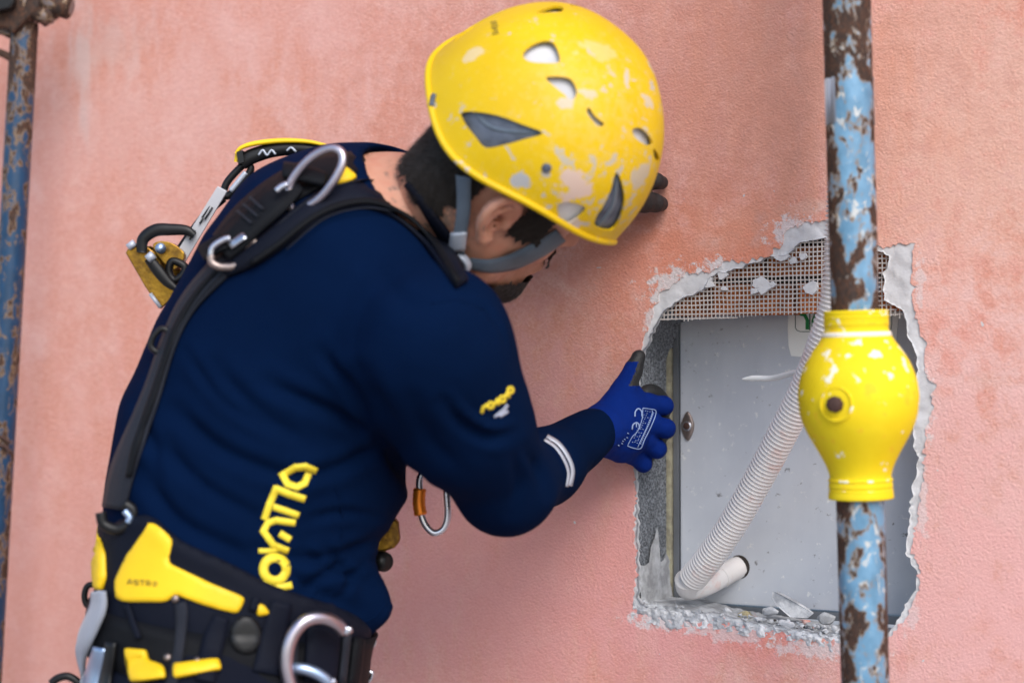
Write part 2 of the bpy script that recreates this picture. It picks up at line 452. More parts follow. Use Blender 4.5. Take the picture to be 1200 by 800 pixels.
def tube(path, r, seg=12, closed=False, flat=1.0, up=None):
    """tube along 3-D points; r scalar or list; flat squashes one axis"""
    P = [Vector(p) for p in path]; n = len(P)
    R = r if hasattr(r, '__len__') else [r] * n
    vs = []; fs = []
    prev = None
    for i in range(n):
        a = P[(i - 1) % n] if (closed or i > 0) else P[i]
        b = P[(i + 1) % n] if (closed or i < n - 1) else P[i]
        t = (b - a).normalized()
        if prev is None:
            u = up.copy() if up is not None else (Vector((0, 0, 1)) if abs(t.z) < .9 else Vector((1, 0, 0)))
        else: u = prev
        u = (u - t * u.dot(t)).normalized(); prev = u
        v = t.cross(u)
        for k in range(seg):
            q = 2 * math.pi * k / seg
            vs.append(P[i] + (u * math.cos(q) * flat + v * math.sin(q)) * R[i])
    m = n if closed else n - 1
    for i in range(m):
        for k in range(seg):
            a = i * seg + k; b = i * seg + (k + 1) % seg
            c = ((i + 1) % n) * seg + (k + 1) % seg; d = ((i + 1) % n) * seg + k
            fs.append((a, b, c, d))
    if not closed:
        fs.append(tuple(range(seg))[::-1]); fs.append(tuple((n - 1) * seg + k for k in range(seg)))
    return vs, fs
def lathe(profile, seg=48):
    """profile [(r,z)] about z"""
    vs = []; fs = []
    for r, z in profile:
        for k in range(seg):
            q = 2 * math.pi * k / seg; vs.append((r * math.cos(q), r * math.sin(q), z))
    for i in range(len(profile) - 1):
        for k in range(seg):
            a = i * seg + k; b = i * seg + (k + 1) % seg
            fs.append((a, b, b + seg, a + seg))
    return vs, fs
def axis_matrix(a, b):
    """matrix with origin a and z along a->b"""
    z = (b - a).normalized(); x = Vector((1, 0, 0)); x = (x - z * x.dot(z)).normalized(); y = z.cross(x)
    return Matrix(((x.x, y.x, z.x, a.x), (x.y, y.y, z.y, a.y), (x.z, y.z, z.z, a.z), (0, 0, 0, 1)))
def box(sx, sy, sz, c=(0, 0, 0), bev=0.0):
    bm = bmesh.new(); bmesh.ops.create_cube(bm, size=1)
    for v in bm.verts: v.co = Vector((v.co.x * sx, v.co.y * sy, v.co.z * sz))
    if bev: bmesh.ops.bevel(bm, geom=bm.edges[:], offset=bev, segments=2, profile=.7, affect='EDGES')
    vs = [tuple(v.co + Vector(c)) for v in bm.verts]; bm.verts.index_update()
    fs = [tuple(v.index for v in f.verts) for f in bm.faces]; bm.free(); return vs, fs
def in_poly(x, y, poly):
    c = False; n = len(poly); j = n - 1
    for i in range(n):
        xi, yi = poly[i][0], poly[i][1]; xj, yj = poly[j][0], poly[j][1]
        if (yi > y) != (yj > y) and x < (xj - xi) * (y - yi) / (yj - yi + 1e-12) + xi: c = not c
        j = i
    return c
def ragged(poly, step, amp, seed=0, closed=True):
    """subdivide a polygon and shake it: broken edge"""
    out = []; n = len(poly)
    for i in range(n if closed else n - 1):
        a = np.array(poly[i][:2], float); b = np.array(poly[(i + 1) % n][:2], float)
        L = np.linalg.norm(b - a); k = max(1, int(L / step))
        nrm = np.array([-(b - a)[1], (b - a)[0]]) / max(L, 1e-9)
        for j in range(k):
            p = a + (b - a) * j / k
            s = (p[0] * .9 + p[1] * 1.3)
            q = mnoise.noise(Vector((p[0] / step / 2.5, p[1] / step / 2.5, seed))) + .6 * mnoise.noise(Vector((p[0] / step, p[1] / step, seed + 9)))
            out.append(tuple(p + nrm * amp * q))
    return out
def cdt(poly, grid=None, holes=()):
    """triangulate polygon (minus holes) with optional interior grid spacing -> 2-D verts, tris"""
    pts = [Vector(p[:2]) for p in poly]; edges = [(i, (i + 1) % len(poly)) for i in range(len(poly))]
    for hl in holes:
        k = len(pts); pts += [Vector(p[:2]) for p in hl]; edges += [(k + i, k + (i + 1) % len(hl)) for i in range(len(hl))]
    if grid:
        xs = [p[0] for p in poly]; ys = [p[1] for p in poly]
        y = min(ys) + grid * .5; r = 0
        while y < max(ys):
            x = min(xs) + grid * (.5 if r % 2 else 1.0)
            while x < max(xs):
                if in_poly(x, y, poly) and not any(in_poly(x, y, h_) for h_ in holes): pts.append(Vector((x, y)))
                x += grid
            y += grid * .87; r += 1
    res = geometry.delaunay_2d_cdt(pts, edges, [], 0, 1e-7)
    vv = [tuple(v) for v in res[0]]; ff = []
    for f in res[2]:
        cx = sum(vv[i][0] for i in f) / len(f); cy = sum(vv[i][1] for i in f) / len(f)
        if in_poly(cx, cy, poly) and not any(in_poly(cx, cy, h_) for h_ in holes): ff.append(tuple(f))
    return vv, ff
def seg_dist(P, poly, closed=True):
    """distance of points (n,2) from a polyline"""
    P = np.asarray(P, float); out = np.full(len(P), 1e9); n = len(poly)
    for i in range(n if closed else n - 1):
        a = np.array(poly[i][:2], float); b = np.array(poly[(i + 1) % n][:2], float); ab = b - a
        t = np.clip(((P - a) @ ab) / (ab @ ab + 1e-12), 0, 1)
        out = np.minimum(out, np.linalg.norm(P - a - t[:, None] * ab, axis=1))
    return out
def slab(name, poly, dfront, dback, mat, parent, holes=(), smooth=False, relief=0.0, grid=None, rimdrop=0.0, freq=40):
    """slab parallel to the wall from a polygon in wall coordinates (s,z)"""
    vv, ff = cdt(poly, grid, holes)
    A = np.array(vv); n = len(vv)
    bound = {}
    for f in ff:
        for i in range(len(f)):
            e = (f[i], f[(i + 1) % len(f)]); bound[e] = 1
    be = [e for e in bound if (e[1], e[0]) not in bound]
    dd = np.full(n, dfront)
    if relief:
        for i in range(n):
            dd[i] += relief * (mnoise.fractal(Vector((A[i, 0] * freq, A[i, 1] * freq, 3)), .8, 2.1, 4))
    if rimdrop:
        for hl in holes: dd -= rimdrop * np.exp(-seg_dist(A, hl) / .004)
    vs = [(a[0], -d, a[1]) for a, d in zip(vv, dd)] + [(a[0], -dback, a[1]) for a in vv]
    fs = []
    for f in ff:
        # front faces look to -y
        p = [Vector(vs[i]) for i in f[:3]]
        nrm = (p[1] - p[0]).cross(p[2] - p[0])
        fs.append(tuple(f) if nrm.y < 0 else tuple(f[::-1]))
    for a, b in be: fs.append((a, b, b + n, a + n))
    o = mk(name, vs, fs, mat, parent, smooth, WMAT)
    return o

# ------------------------------------------------------------------ implicit surfaces
class Field:
    """signed-distance grid with smooth unions, turned into a mesh by surface nets"""
    def __init__(s, lo, hi, h):
        s.h = h; s.lo = np.array(lo, float)
        s.n = np.ceil((np.array(hi) - s.lo) / h).astype(int) + 1
        s.D = np.full(s.n, 1.0, np.float32)
    def region(s, lo, hi):
        a = np.maximum(((np.array(lo) - s.lo) / s.h).astype(int), 0); b = np.minimum(((np.array(hi) - s.lo) / s.h).astype(int) + 2, s.n)
        if (b <= a).any(): return None
        ax = [s.lo[i] + np.arange(a[i], b[i]) * s.h for i in range(3)]
        X, Y, Z = np.meshgrid(*ax, indexing='ij')
        return tuple(slice(a[i], b[i]) for i in range(3)), X, Y, Z
    def comb(s, sl, d, k, op):
        a = s.D[sl]
        if op == 'sub':
            a = -a; hh = np.maximum(k - np.abs(a - d), 0) / k
            s.D[sl] = -(np.minimum(a, d) - hh * hh * k * .25)
        else:
            hh = np.maximum(k - np.abs(a - d), 0) / k
            s.D[sl] = np.minimum(a, d) - hh * hh * k * .25
    def cone(s, a, b, ra, rb, k=.02, op='add'):
        a = np.array(a, float); b = np.array(b, float); m = max(ra, rb) + k + s.h * 3
        g = s.region(np.minimum(a, b) - m, np.maximum(a, b) + m)
        if g is None: return
        sl, X, Y, Z = g; ab = b - a; L2 = ab @ ab + 1e-12
        t = np.clip(((X - a[0]) * ab[0] + (Y - a[1]) * ab[1] + (Z - a[2]) * ab[2]) / L2, 0, 1)
        d = np.sqrt((X - a[0] - t * ab[0]) ** 2 + (Y - a[1] - t * ab[1]) ** 2 + (Z - a[2] - t * ab[2]) ** 2) - (ra + (rb - ra) * t)
        s.comb(sl, d, k, op)
    def ell(s, c, r, M=None, k=.02, op='add'):
        """ellipsoid; M rows = axes"""
        c = np.array(c, float); m = max(r) + k + s.h * 3
        g = s.region(c - m, c + m)
        if g is None: return
        sl, X, Y, Z = g; X = X - c[0]; Y = Y - c[1]; Z = Z - c[2]
        if M is None: M = np.eye(3)
        M = np.array(M, float)
        u = [(X * M[i, 0] + Y * M[i, 1] + Z * M[i, 2]) / r[i] for i in range(3)]
        k0 = np.sqrt(u[0] ** 2 + u[1] ** 2 + u[2] ** 2)
        k1 = np.sqrt((u[0] / r[0]) ** 2 + (u[1] / r[1]) ** 2 + (u[2] / r[2]) ** 2) + 1e-9
        s.comb(sl, k0 * (k0 - 1) / k1, k, op)
    def mesh(s):
        D = s.D; ins = D < 0
        n = s.n
        c = np.zeros(n - 1, np.int8)
        corners = [(i, j, k) for i in (0, 1) for j in (0, 1) for k in (0, 1)]
        for (i, j, k) in corners: c += ins[i:n[0] - 1 + i, j:n[1] - 1 + j, k:n[2] - 1 + k]
        act = (c > 0) & (c < 8)
        idx = np.argwhere(act); ids = -np.ones(n - 1, np.int64); ids[act] = np.arange(len(idx))
        acc = np.zeros((len(idx), 3)); cnt = np.zeros(len(idx))
        for a in corners:
            for ax in range(3):
                if a[ax] == 0:
                    b = list(a); b[ax] = 1
                    da = D[idx[:, 0] + a[0], idx[:, 1] + a[1], idx[:, 2] + a[2]]; db = D[idx[:, 0] + b[0], idx[:, 1] + b[1], idx[:, 2] + b[2]]
                    x = (da < 0) != (db < 0)
                    t = np.where(x, da / np.where(x, da - db, 1), 0)
                    p = np.tile(np.array(a, float), (len(idx), 1)); p[:, ax] += t
                    acc[x] += p[x]; cnt[x] += 1
        verts = (idx + acc / cnt[:, None]) * s.h + s.lo
        quads = []
        for ax in range(3):
            o1, o2 = [(1, 2), (2, 0), (0, 1)][ax]
            sa = [slice(None)] * 3; sb = [slice(None)] * 3
            sa[ax] = slice(0, n[ax] - 1); sb[ax] = slice(1, n[ax])
            ch = ins[tuple(sa)] != ins[tuple(sb)]
            e = np.argwhere(ch)
            e = e[(e[:, o1] > 0) & (e[:, o2] > 0) & (e[:, o1] < n[o1] - 1) & (e[:, o2] < n[o2] - 1)]
            fl = ins[tuple(sa)][e[:, 0], e[:, 1], e[:, 2]]
            q = []
            for (u, v) in ((-1, -1), (0, -1), (0, 0), (-1, 0)):
                f = e.copy(); f[:, o1] += u; f[:, o2] += v
                q.append(ids[f[:, 0], f[:, 1], f[:, 2]])
            q = np.stack(q, 1); q[~fl] = q[~fl][:, ::-1]
            quads.append(q)
        return verts, np.concatenate(quads)
def vnormals(v, f):
    a = np.asarray(v); f = np.asarray(f)
    n = np.cross(a[f[:, 2]] - a[f[:, 0]], a[f[:, 3]] - a[f[:, 1]])
    out = np.zeros_like(a)
    for k in range(4): np.add.at(out, f[:, k], n)
    return out / (np.linalg.norm(out, axis=1)[:, None] + 1e-12)
def relax(v, f, it=2, lam=.5):
    v = v.copy(); f = np.asarray(f)
    for _ in range(it):
        acc = np.zeros_like(v); cnt = np.zeros(len(v))
        for k in range(4):
            np.add.at(acc, f[:, k], v[f[:, (k + 1) % 4]]); np.add.at(cnt, f[:, k], 1)
            np.add.at(acc, f[:, (k + 1) % 4], v[f[:, k]]); np.add.at(cnt, f[:, (k + 1) % 4], 1)
        v += lam * (acc / np.maximum(cnt, 1)[:, None] - v)
    return v
def submesh(v, f, keep):
    f = np.asarray(f)[keep]; u, inv = np.unique(f, return_inverse=True)
    return np.asarray(v)[u], inv.reshape(f.shape)
def bvh_of(v, f):
    return BVHTree.FromPolygons([tuple(x) for x in v], [tuple(int(i) for i in q) for q in f])

# ------------------------------------------------------------------ draping on a surface
def cast(bvh, px, py, fallY=None):
    d = (V(px, py, 1.0) - CAM).normalized()
    h = bvh.ray_cast(CAM, d)
    if h[0] is not None: return h[0], (h[1] if h[1].dot(d) < 0 else -h[1])
    # missed: closest point of the surface to the ray (the edge of the outline)
    best = None
    for t in np.linspace(1.6, 2.4, 17):
        q = CAM + d * float(t); r = bvh.find_nearest(q)
        if best is None or r[3] < best[0]: best = (r[3], r[0], r[1])
    return best[1], best[2]
def ribbon(path, width, bvh, off, thick, n=6, across=4, smooth=3, closed=False):
    """webbing laid along photo-traced points on a surface; width scalar or list, in pixels there"""
    W = width if hasattr(width, '__len__') else [width] * len(path)
    pts = [(p[0], p[1], wd) for p, wd in zip(path, W)]
    c = catmull_closed(pts, n) if closed else catmull(pts, n)
    m = len(c); top = np.zeros((m, across + 1, 3)); nor = np.zeros((m, across + 1, 3))
    for i in range(m):
        a = c[(i - 1) % m] if (closed or i > 0) else c[i]; b = c[(i + 1) % m] if (closed or i < m - 1) else c[i]
        t = (b - a)[:2]; t = t / (np.linalg.norm(t) + 1e-9); nn = np.array([-t[1], t[0]])
        for k in range(across + 1):
            q = c[i][:2] + nn * c[i][2] * (k / across - .5)
            h, nr = cast(bvh, q[0], q[1]); top[i, k] = h; nor[i, k] = nr
    for _ in range(smooth):
        for arr in (top, nor):
            s_ = arr.copy()
            if closed: arr[:] = (np.roll(s_, 1, 0) + 2 * s_ + np.roll(s_, -1, 0)) / 4
            else: arr[1:-1] = (s_[:-2] + 2 * s_[1:-1] + s_[2:]) / 4
    nor /= np.linalg.norm(nor, axis=2)[..., None] + 1e-9
    A = across + 1
    prof = np.array([.55] + [1.0] * (across - 1) + [.55]) if across > 1 else np.array([1., 1.])
    T = top + nor * (off + thick * prof[None, :, None]); B = top + nor * (off - thick * .3)
    vs = [tuple(x) for x in T.reshape(-1, 3)] + [tuple(x) for x in B.reshape(-1, 3)]
    fs = []; K = m * A
    R_ = m if closed else m - 1
    for i in range(R_):
        j = (i + 1) % m
        for k in range(across):
            fs.append((i * A + k, i * A + k + 1, j * A + k + 1, j * A + k))
            fs.append((K + i * A + k, K + j * A + k, K + j * A + k + 1, K + i * A + k + 1))
        fs.append((i * A, j * A, K + j * A, K + i * A))
        fs.append((i * A + across, K + i * A + across, K + j * A + across, j * A + across))
    if not closed:
        for i in (0, m - 1):
            for k in range(across):
                q = (i * A + k, K + i * A + k, K + i * A + k + 1, i * A + k + 1)
                fs.append(q if i == 0 else q[::-1])
    return vs, fs
def patch(poly, bvh, off, thick, grid=6, bev=5, round_=True, sub=4):
    """padded piece traced as a polygon and laid on a surface"""
    if round_: poly = [tuple(p) for p in catmull_closed(poly, sub)]
    vv, ff = cdt(poly, grid)
    d = seg_dist(np.array(vv), poly)
    k = np.clip(d / bev, 0, 1); prof = np.sqrt(1 - (1 - k) ** 2)
    P = []; Nn = []
    for q in vv:
        h, nr = cast(bvh, q[0], q[1]); P.append(h); Nn.append(nr)
    P = np.array(P); Nn = np.array(Nn)
    T = P + Nn * (off + thick * (.25 + .75 * prof))[:, None]; B = P + Nn * (off - .003)
    n = len(vv); vs = [tuple(x) for x in T] + [tuple(x) for x in B]
    fs = []; bound = set()
    for f in ff:
        g = f[::-1]
        p = [Vector(T[i]) for i in g[:3]]
        if (p[1] - p[0]).cross(p[2] - p[0]).dot(Vector(Nn[g[0]])) < 0: g = f
        fs.append(tuple(g)); fs.append(tuple(i + n for i in g[::-1]))
        for i in range(len(g)): bound.add((g[i], g[(i + 1) % len(g)]))
    for a, b in [e for e in bound if (e[1], e[0]) not in bound]: fs.append((a, a + n, b + n, b))
    return vs, fs
def plate(poly, Y0, thick, tilt=(0, 0), bev=0, sub=0):
    """solid plate facing the street: outline at distance Y0 (with a slant), real thickness"""
    if sub: poly = [tuple(p) for p in catmull_closed(poly, sub)]
    vv, ff = cdt(poly); n = len(vv)
    cx = sum(p[0] for p in poly) / len(poly); cy = sum(p[1] for p in poly) / len(poly)
    front = [V(p[0], p[1], Y0 + tilt[0] * (p[0] - cx) / 1000 + tilt[1] * (p[1] - cy) / 1000) for p in vv]
    vs = front + [p + FW * thick for p in front]; fs = []; bound = set()
    for f in ff:
        p = [front[i] for i in f[:3]]
        g = f if (p[1] - p[0]).cross(p[2] - p[0]).dot(FW) < 0 else f[::-1]
        fs.append(tuple(g)); fs.append(tuple(i + n for i in g[::-1]))
        for i in range(len(g)): bound.add((g[i], g[(i + 1) % len(g)]))
    for a, b in [e for e in bound if (e[1], e[0]) not in bound]: fs.append((a, a + n, b + n, b))
    return vs, fs
def cornered(poly, rr_=3):
    out = []; n = len(poly)
    for i in range(n):
        p = np.array(poly[i], float); a = np.array(poly[i - 1], float); b = np.array(poly[(i + 1) % n], float)
        la = np.linalg.norm(a - p); lb = np.linalg.norm(b - p); q = min(rr_, la * .45, lb * .45)
        s_ = p + (a - p) / la * q; e = p + (b - p) / lb * q
        out += [tuple(s_), tuple((s_ + e + 2 * p) / 4), tuple(e)]
    return out
def bevmod(o, wdt=.001, seg=2):
    m = o.modifiers.new('bevel', 'BEVEL'); m.width = wdt; m.segments = seg; m.limit_method = 'ANGLE'; m.angle_limit = rad(40); return o

# ================================================================== SETTING: ground
gz = 0.0
g = mk('ground', [(-60, -60, gz), (60, -60, gz), (60, 60, gz), (-60, 60, gz)], [(0, 1, 2, 3)], M_ground, smooth=False)
g['kind'] = 'structure'

# ================================================================== WALL
wall = thing('rendered_wall', 'salmon pink rendered house wall with a broken open hole around a metal cabinet', 'wall', Vector((WO.x, WO.y, 0)))
A_px = [(744, 700), (743, 548), (741, 500), (744, 425), (756, 396), (764, 366), (776, 342), (803, 322), (836, 317), (850, 309), (884, 305), (905, 296), (919, 284), (921, 268), (968, 258),
        (1010, 290), (1035, 290), (1070, 285), (1068, 325), (1072, 366), (1084, 398), (1084, 442), (1094, 450), (1092, 482), (1084, 512), (1083, 560), (1075, 604), (1066, 645), (1079, 668), (1076, 694), (1058, 728), (1045, 746),
        (985, 754), (930, 742), (872, 735), (845, 724), (800, 730), (762, 722), (742, 714)]
B_px = [(748, 700), (745, 548), (744, 500), (749, 425), (757, 408), (766, 385), (780, 362), (800, 350), (826, 338), (833, 322), (850, 319), (884, 308), (902, 302), (921, 299), (938, 284), (968, 279),
        (1012, 296), (1036, 294), (1042, 300), (1040, 314), (1034, 320), (1036, 352), (1052, 360), (1061, 364), (1064, 392), (1075, 415), (1074, 470), (1070, 515), (1077, 540), (1070, 570), (1065, 610), (1061, 648), (1074, 668), (1073, 690), (1050, 730), (1040, 742),
        (985, 747), (930, 736), (872, 727), (845, 717), (800, 720), (762, 712), (750, 708)]
C_px = [(746, 716), (745, 640), (745, 420), (760, 376), (772, 368), (775, 300), (850, 262), (960, 240), (1062, 275), (1078, 372), (1082, 560), (1082, 700), (1062, 752), (960, 750), (850, 735)]
def toW(px_list, d): return [WL(p[0], p[1], d) for p in px_list]
A_w = ragged(toW(A_px, .0026), .0028, .0052, 1)
B_w = ragged(toW(B_px, 0), .0035, .0030, 5)
C_w = toW(C_px, -.006)
A_w = A_w
big = [(-7, -WO.z + .001), (4.5, -WO.z + .001), (4.5, 4), (-7, 4)]
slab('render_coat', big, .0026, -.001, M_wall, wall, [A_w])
near = ragged(toW([(660, 800), (660, 200), (1160, 180), (1160, 800)], 0), .05, 0)
slab('base_coat', near, .0012, -.006, M_coat, wall, [B_w], relief=.0016, grid=.0045, smooth=True, freq=75)
slab('insulation_board', near, -.0065, -.1, M_eps, wall, [C_w])
# masonry behind: dark backing, then the bricks of the lintel seen through the mesh
bk = slab('masonry_backing', near, -.075, -.30, M_darkgap, wall, [toW([(778, 748), (778, 362), (1110, 350), (1110, 765)], -.1)])
s0, zt = WL(772, 371, -.06); s1, _ = WL(1095, 360, -.06)
zb = min(WL(790, 372, -.06)[1], WL(1060, 362, -.06)[1]) + .001
rows = [0.0, .044, .088]
for r_, zz in enumerate(rows):
    x = s0 - .02 - (.05 if r_ % 2 else 0)
    while x < s1 + .02:
        L = rnd.uniform(.085, .11)
        v, f = box(L - .008, .03, .036, (0, 0, 0), .003)
        v = [(a + rnd.uniform(-.001, .001), b + rnd.uniform(-.001, .001), c + rnd.uniform(-.001, .001)) for a, b, c in v]
        mk('brick', v, f, M_brick, wall, False, WMAT @ Matrix.Translation((x + L / 2, .048 + .015 + rnd.uniform(0, .006), zb + .019 + zz)) @ Matrix.Rotation(rnd.uniform(-.02, .02), 4, 'Y'))
        x += L
# reinforcing mesh, real strands
mesh_poly = ragged(toW([(768, 374), (785, 352), (825, 330), (848, 312), (905, 294), (940, 276), (972, 270), (1012, 280), (1046, 288), (1046, 362), (1062, 366), (1064, 374), (1030, 368), (960, 366), (880, 371), (800, 375)], 0), .01, .001, 8)
parts = []
sm = [p[0] for p in mesh_poly]; zm = [p[1] for p in mesh_poly]
pitch = .0053
def strand(p, q, wd, dp):
    out = []; n = max(2, int((Vector(q) - Vector(p)).length / .008))
    V0 = []; F0 = []
    for i in range(n + 1):
        t = i / n; s_ = p[0] + (q[0] - p[0]) * t; z_ = p[1] + (q[1] - p[1]) * t
        s_ += .0008 * mnoise.noise(Vector((s_ * 60, z_ * 60, 1))); z_ += .0009 * mnoise.noise(Vector((s_ * 50, z_ * 50, 7)))
        d_ = dp + .0025 * mnoise.noise(Vector((s_ * 12, z_ * 12, 4))) - .0035
        if abs(q[0] - p[0]) > abs(q[1] - p[1]): a = (0, wd)
        else: a = (wd, 0)
        for e, g_ in ((-1, 0), (1, 0), (1, 1), (-1, 1)):
            V0.append((s_ + a[0] * e * .5, -(d_ - g_ * .0008), z_ + a[1] * e * .5))
        if i:
            for k in range(4):
                F0.append(((i - 1) * 4 + k, (i - 1) * 4 + (k + 1) % 4, i * 4 + (k + 1) % 4, i * 4 + k))
    return V0, F0
def clip_line(fixed, horiz):
    lo, hi = (min(sm), max(sm)) if horiz else (min(zm), max(zm))
    xs = np.arange(lo, hi, .0015); run = None; out = []
    for x in xs:
        ins_ = in_poly(x, fixed, mesh_poly) if horiz else in_poly(fixed, x, mesh_poly)
        if ins_ and run is None: run = x
        if not ins_ and run is not None: out.append((run, x)); run = None
    if run is not None: out.append((run, hi))
    return out
z = min(zm) + .001
while z < max(zm):
    for a, b in clip_line(z, True):
        if b - a > .006: parts.append(strand((a, z), (b, z), .0016, -.0002))
    z += pitch
x = min(sm)
while x < max(sm):
    for a, b in clip_line(x, False):
        if b - a > .006: parts.append(strand((x, a - .0015 * rnd.random()), (x, b), .0012, .0004))
    x += pitch * .97
v, f = merge(parts)
o = mk('fibreglass_mesh', v, f, M_mesh, wall, False, WMAT); o['kind'] = 'stuff'
# plaster crumbs still stuck in the mesh
for (px, py, r) in [(828, 330, 9), (820, 338, 6), (892, 335, 10), (884, 340, 6), (915, 300, 8), (952, 336, 8), (872, 300, 5), (846, 322, 7), (930, 306, 5), (848, 338, 4), (940, 300, 4), (905, 333, 4)]:
    pl = [(px + r * (1 + .5 * rnd.uniform(-1, 1)) * math.cos(a), py + r * .8 * (1 + .5 * rnd.uniform(-1, 1)) * math.sin(a)) for a in np.linspace(0, 6.28, 9)[:-1]]
    slab('plaster_crumb', ragged(toW(pl, 0), .003, .001, px), .0005, -.005, M_coat, wall)
# smeared cement on the reveal foot
s_l, z_l = WL(746, 700, -.006)
vs = []; fs = []; nx, nz_ = 10, 12
for i in range(nx + 1):
    for k in range(nz_ + 1):
        y = .008 + .088 * i / nx
        top = .040 + .03 * mnoise.noise(Vector((i * .6, 0, 2))) + (.03 if 3 < i < 7 else 0)
        zz = z_l - .02 + (top + .02) * k / nz_
        vs.append((s_l + .0015 + .003 * abs(mnoise.noise(Vector((i * .5, k * .5, 5)))) + .005 * (1 - k / nz_), y, zz))
for i in range(nx):
    for k in range(nz_):
        a = i * (nz_ + 1) + k; fs.append((a, a + nz_ + 1, a + nz_ + 2, a + 1))
mk('cement_smear', vs, fs, M_cement, wall, True, WMAT)
# bottom ledge mortar bed
led = ragged(toW([(747, 712), (760, 704), (800, 708), (850, 722), (960, 738), (1045, 744), (1062, 765), (960, 765), (850, 748), (747, 730)], -.03), .004, .002, 4)
slab('mortar_bed', led, -.006, -.094, M_cement, wall, relief=.004, grid=.004, smooth=False, freq=90)
led2 = ragged(toW([(744, 700), (752, 712), (800, 716), (845, 722), (872, 730), (930, 738), (985, 748), (985, 764), (930, 750), (872, 744), (845, 736), (790, 736), (742, 724)], 0), .003, .003, 14)
slab('broken_plaster_edge', led2, .0028, -.006, M_rubble, wall, relief=.0034, grid=.0028, smooth=False, freq=110)

# ================================================================== CABINET
cab = thing('meter_cabinet', 'grey metal meter cabinet set deep in the hole of the pink wall', 'cabinet', WP(900, 712, -.1))
dl, dt = WL(797, 366, -.1); dr, db = WL(1085, 716, -.1)
dz = WL(797, 704, -.1)[1]
def wbox(name, s_a, s_b, z_a, z_b, d_a, d_b, mat, parent, bev=.001):
    v, f = box(abs(s_b - s_a), abs(d_b - d_a), abs(z_b - z_a), (0, 0, 0), bev)
    return mk(name, v, f, mat, parent, False, WMAT @ Matrix.Translation(((s_a + s_b) / 2, -(d_a + d_b) / 2, (z_a + z_b) / 2)))
door = wbox('door', dl, dr, dz, dt + .02, -.112, -.1, M_door, cab, .0015)
# folded left flange of the door and the frame round it
wbox('frame', dl - .0095, dl - .002, dz - .006, dt + .02, -.13, -.0985, M_frame, cab)
wbox('frame', dl - .002, dr, dz - .012, dz - .002, -.13, -.1005, M_frame, cab)
wbox('foam_seal', dl - .027, dl - .0105, dz - .004, dt + .02, -.14, -.0925, M_caulk, cab, .002)
# lock
lk = WP(806, 499, -.099); lm = Matrix.Translation(lk) @ WMAT.to_3x3().to_4x4()
def disc_shape(r, sx, sz, d0, d1, seg=24, point=0.0):
    vs = []; fs = []
    for (rr, dd) in ((1.0, d0), (1.0, d1 - .0006), (.92, d1)):
        for k in range(seg):
            q = 2 * math.pi * k / seg; e = 1 + point * abs(math.sin(q)) ** 6
            vs.append((r * sx * rr * math.cos(q), -dd, r * sz * rr * e * math.sin(q)))
    for i in range(2):
        for k in range(seg):
            a = i * seg + k; b = i * seg + (k + 1) % seg; fs.append((a, b, b + seg, a + seg))
    fs.append(tuple(2 * seg + k for k in range(seg))); return vs, fs
v, f = disc_shape(.009, .95, 1.5, -.001, .002, point=.35)
lock = mk('lock', v, f, M_bronze, door, True, lm)
v, f = disc_shape(.0062, 1, 1, .002, .004); mk('lock_ring', v, f, M_steel, lock, True, lm)
v, f = disc_shape(.0047, 1, 1, .004, .0044); mk('lock_barrel', v, f, M_bolt, lock, True, lm)
# label
def wflat(name, pts, d, mat, parent, thick=.0006, rnd_=3):
    P = [tuple(p) for p in catmull_closed(pts, rnd_)] if rnd_ else pts
    return slab(name, toW(P, d), d, d - thick, mat, parent)
lab = wflat('label', [(925, 340), (924, 360), (923, 385), (924, 405), (927, 417), (960, 420), (1020, 420), (1042, 416), (1050, 400), (1053, 370), (1052, 340)], -.0990, M_label, door, rnd_=0)
def stroke2(pts, wd, closed=False):
    """outline polygon of a poly-line in pixels"""
    L = []; R = []; n = len(pts)
    for i in range(n):
        a = np.array(pts[max(i - 1, 0)], float); b = np.array(pts[min(i + 1, n - 1)], float); t = (b - a) / np.linalg.norm(b - a); nn = np.array([-t[1], t[0]]) * wd / 2
        L.append(tuple(np.array(pts[i]) + nn)); R.append(tuple(np.array(pts[i]) - nn))
    return L + R[::-1]
wflat('label_pictogram', stroke2([(936, 367), (943, 369), (946, 375), (946, 386)], 4.2), -.0985, M_green, door, .0004, 0)
wflat('label_pictogram', stroke2([(949, 364), (949, 387)], 1.2), -.0985, M_labline, door, .0004, 0)
wflat('label_pictogram', stroke2([(964, 367), (955, 370), (953, 376), (953, 386)], 4.2), -.0985, M_green, door, .0004, 0)
for (a, b) in [(948, 357), (944, 362), (953, 362), (948, 364), (942, 366), (955, 366), (949, 352)]:
    wflat('label_dot', [(a - 1.3, b), (a, b - 1.5), (a + 1.3, b), (a, b + 1.5)], -.0985, M_labline, door, .0004, 0)
fr_ = [(932, 358), (932, 384), (934, 387), (938, 388.5), (1040, 388.5), (1044, 386), (1045, 380), (1045, 345)]
wflat('label_border', stroke2(fr_, .8), -.0986, M_labline, door, .0003, 0)

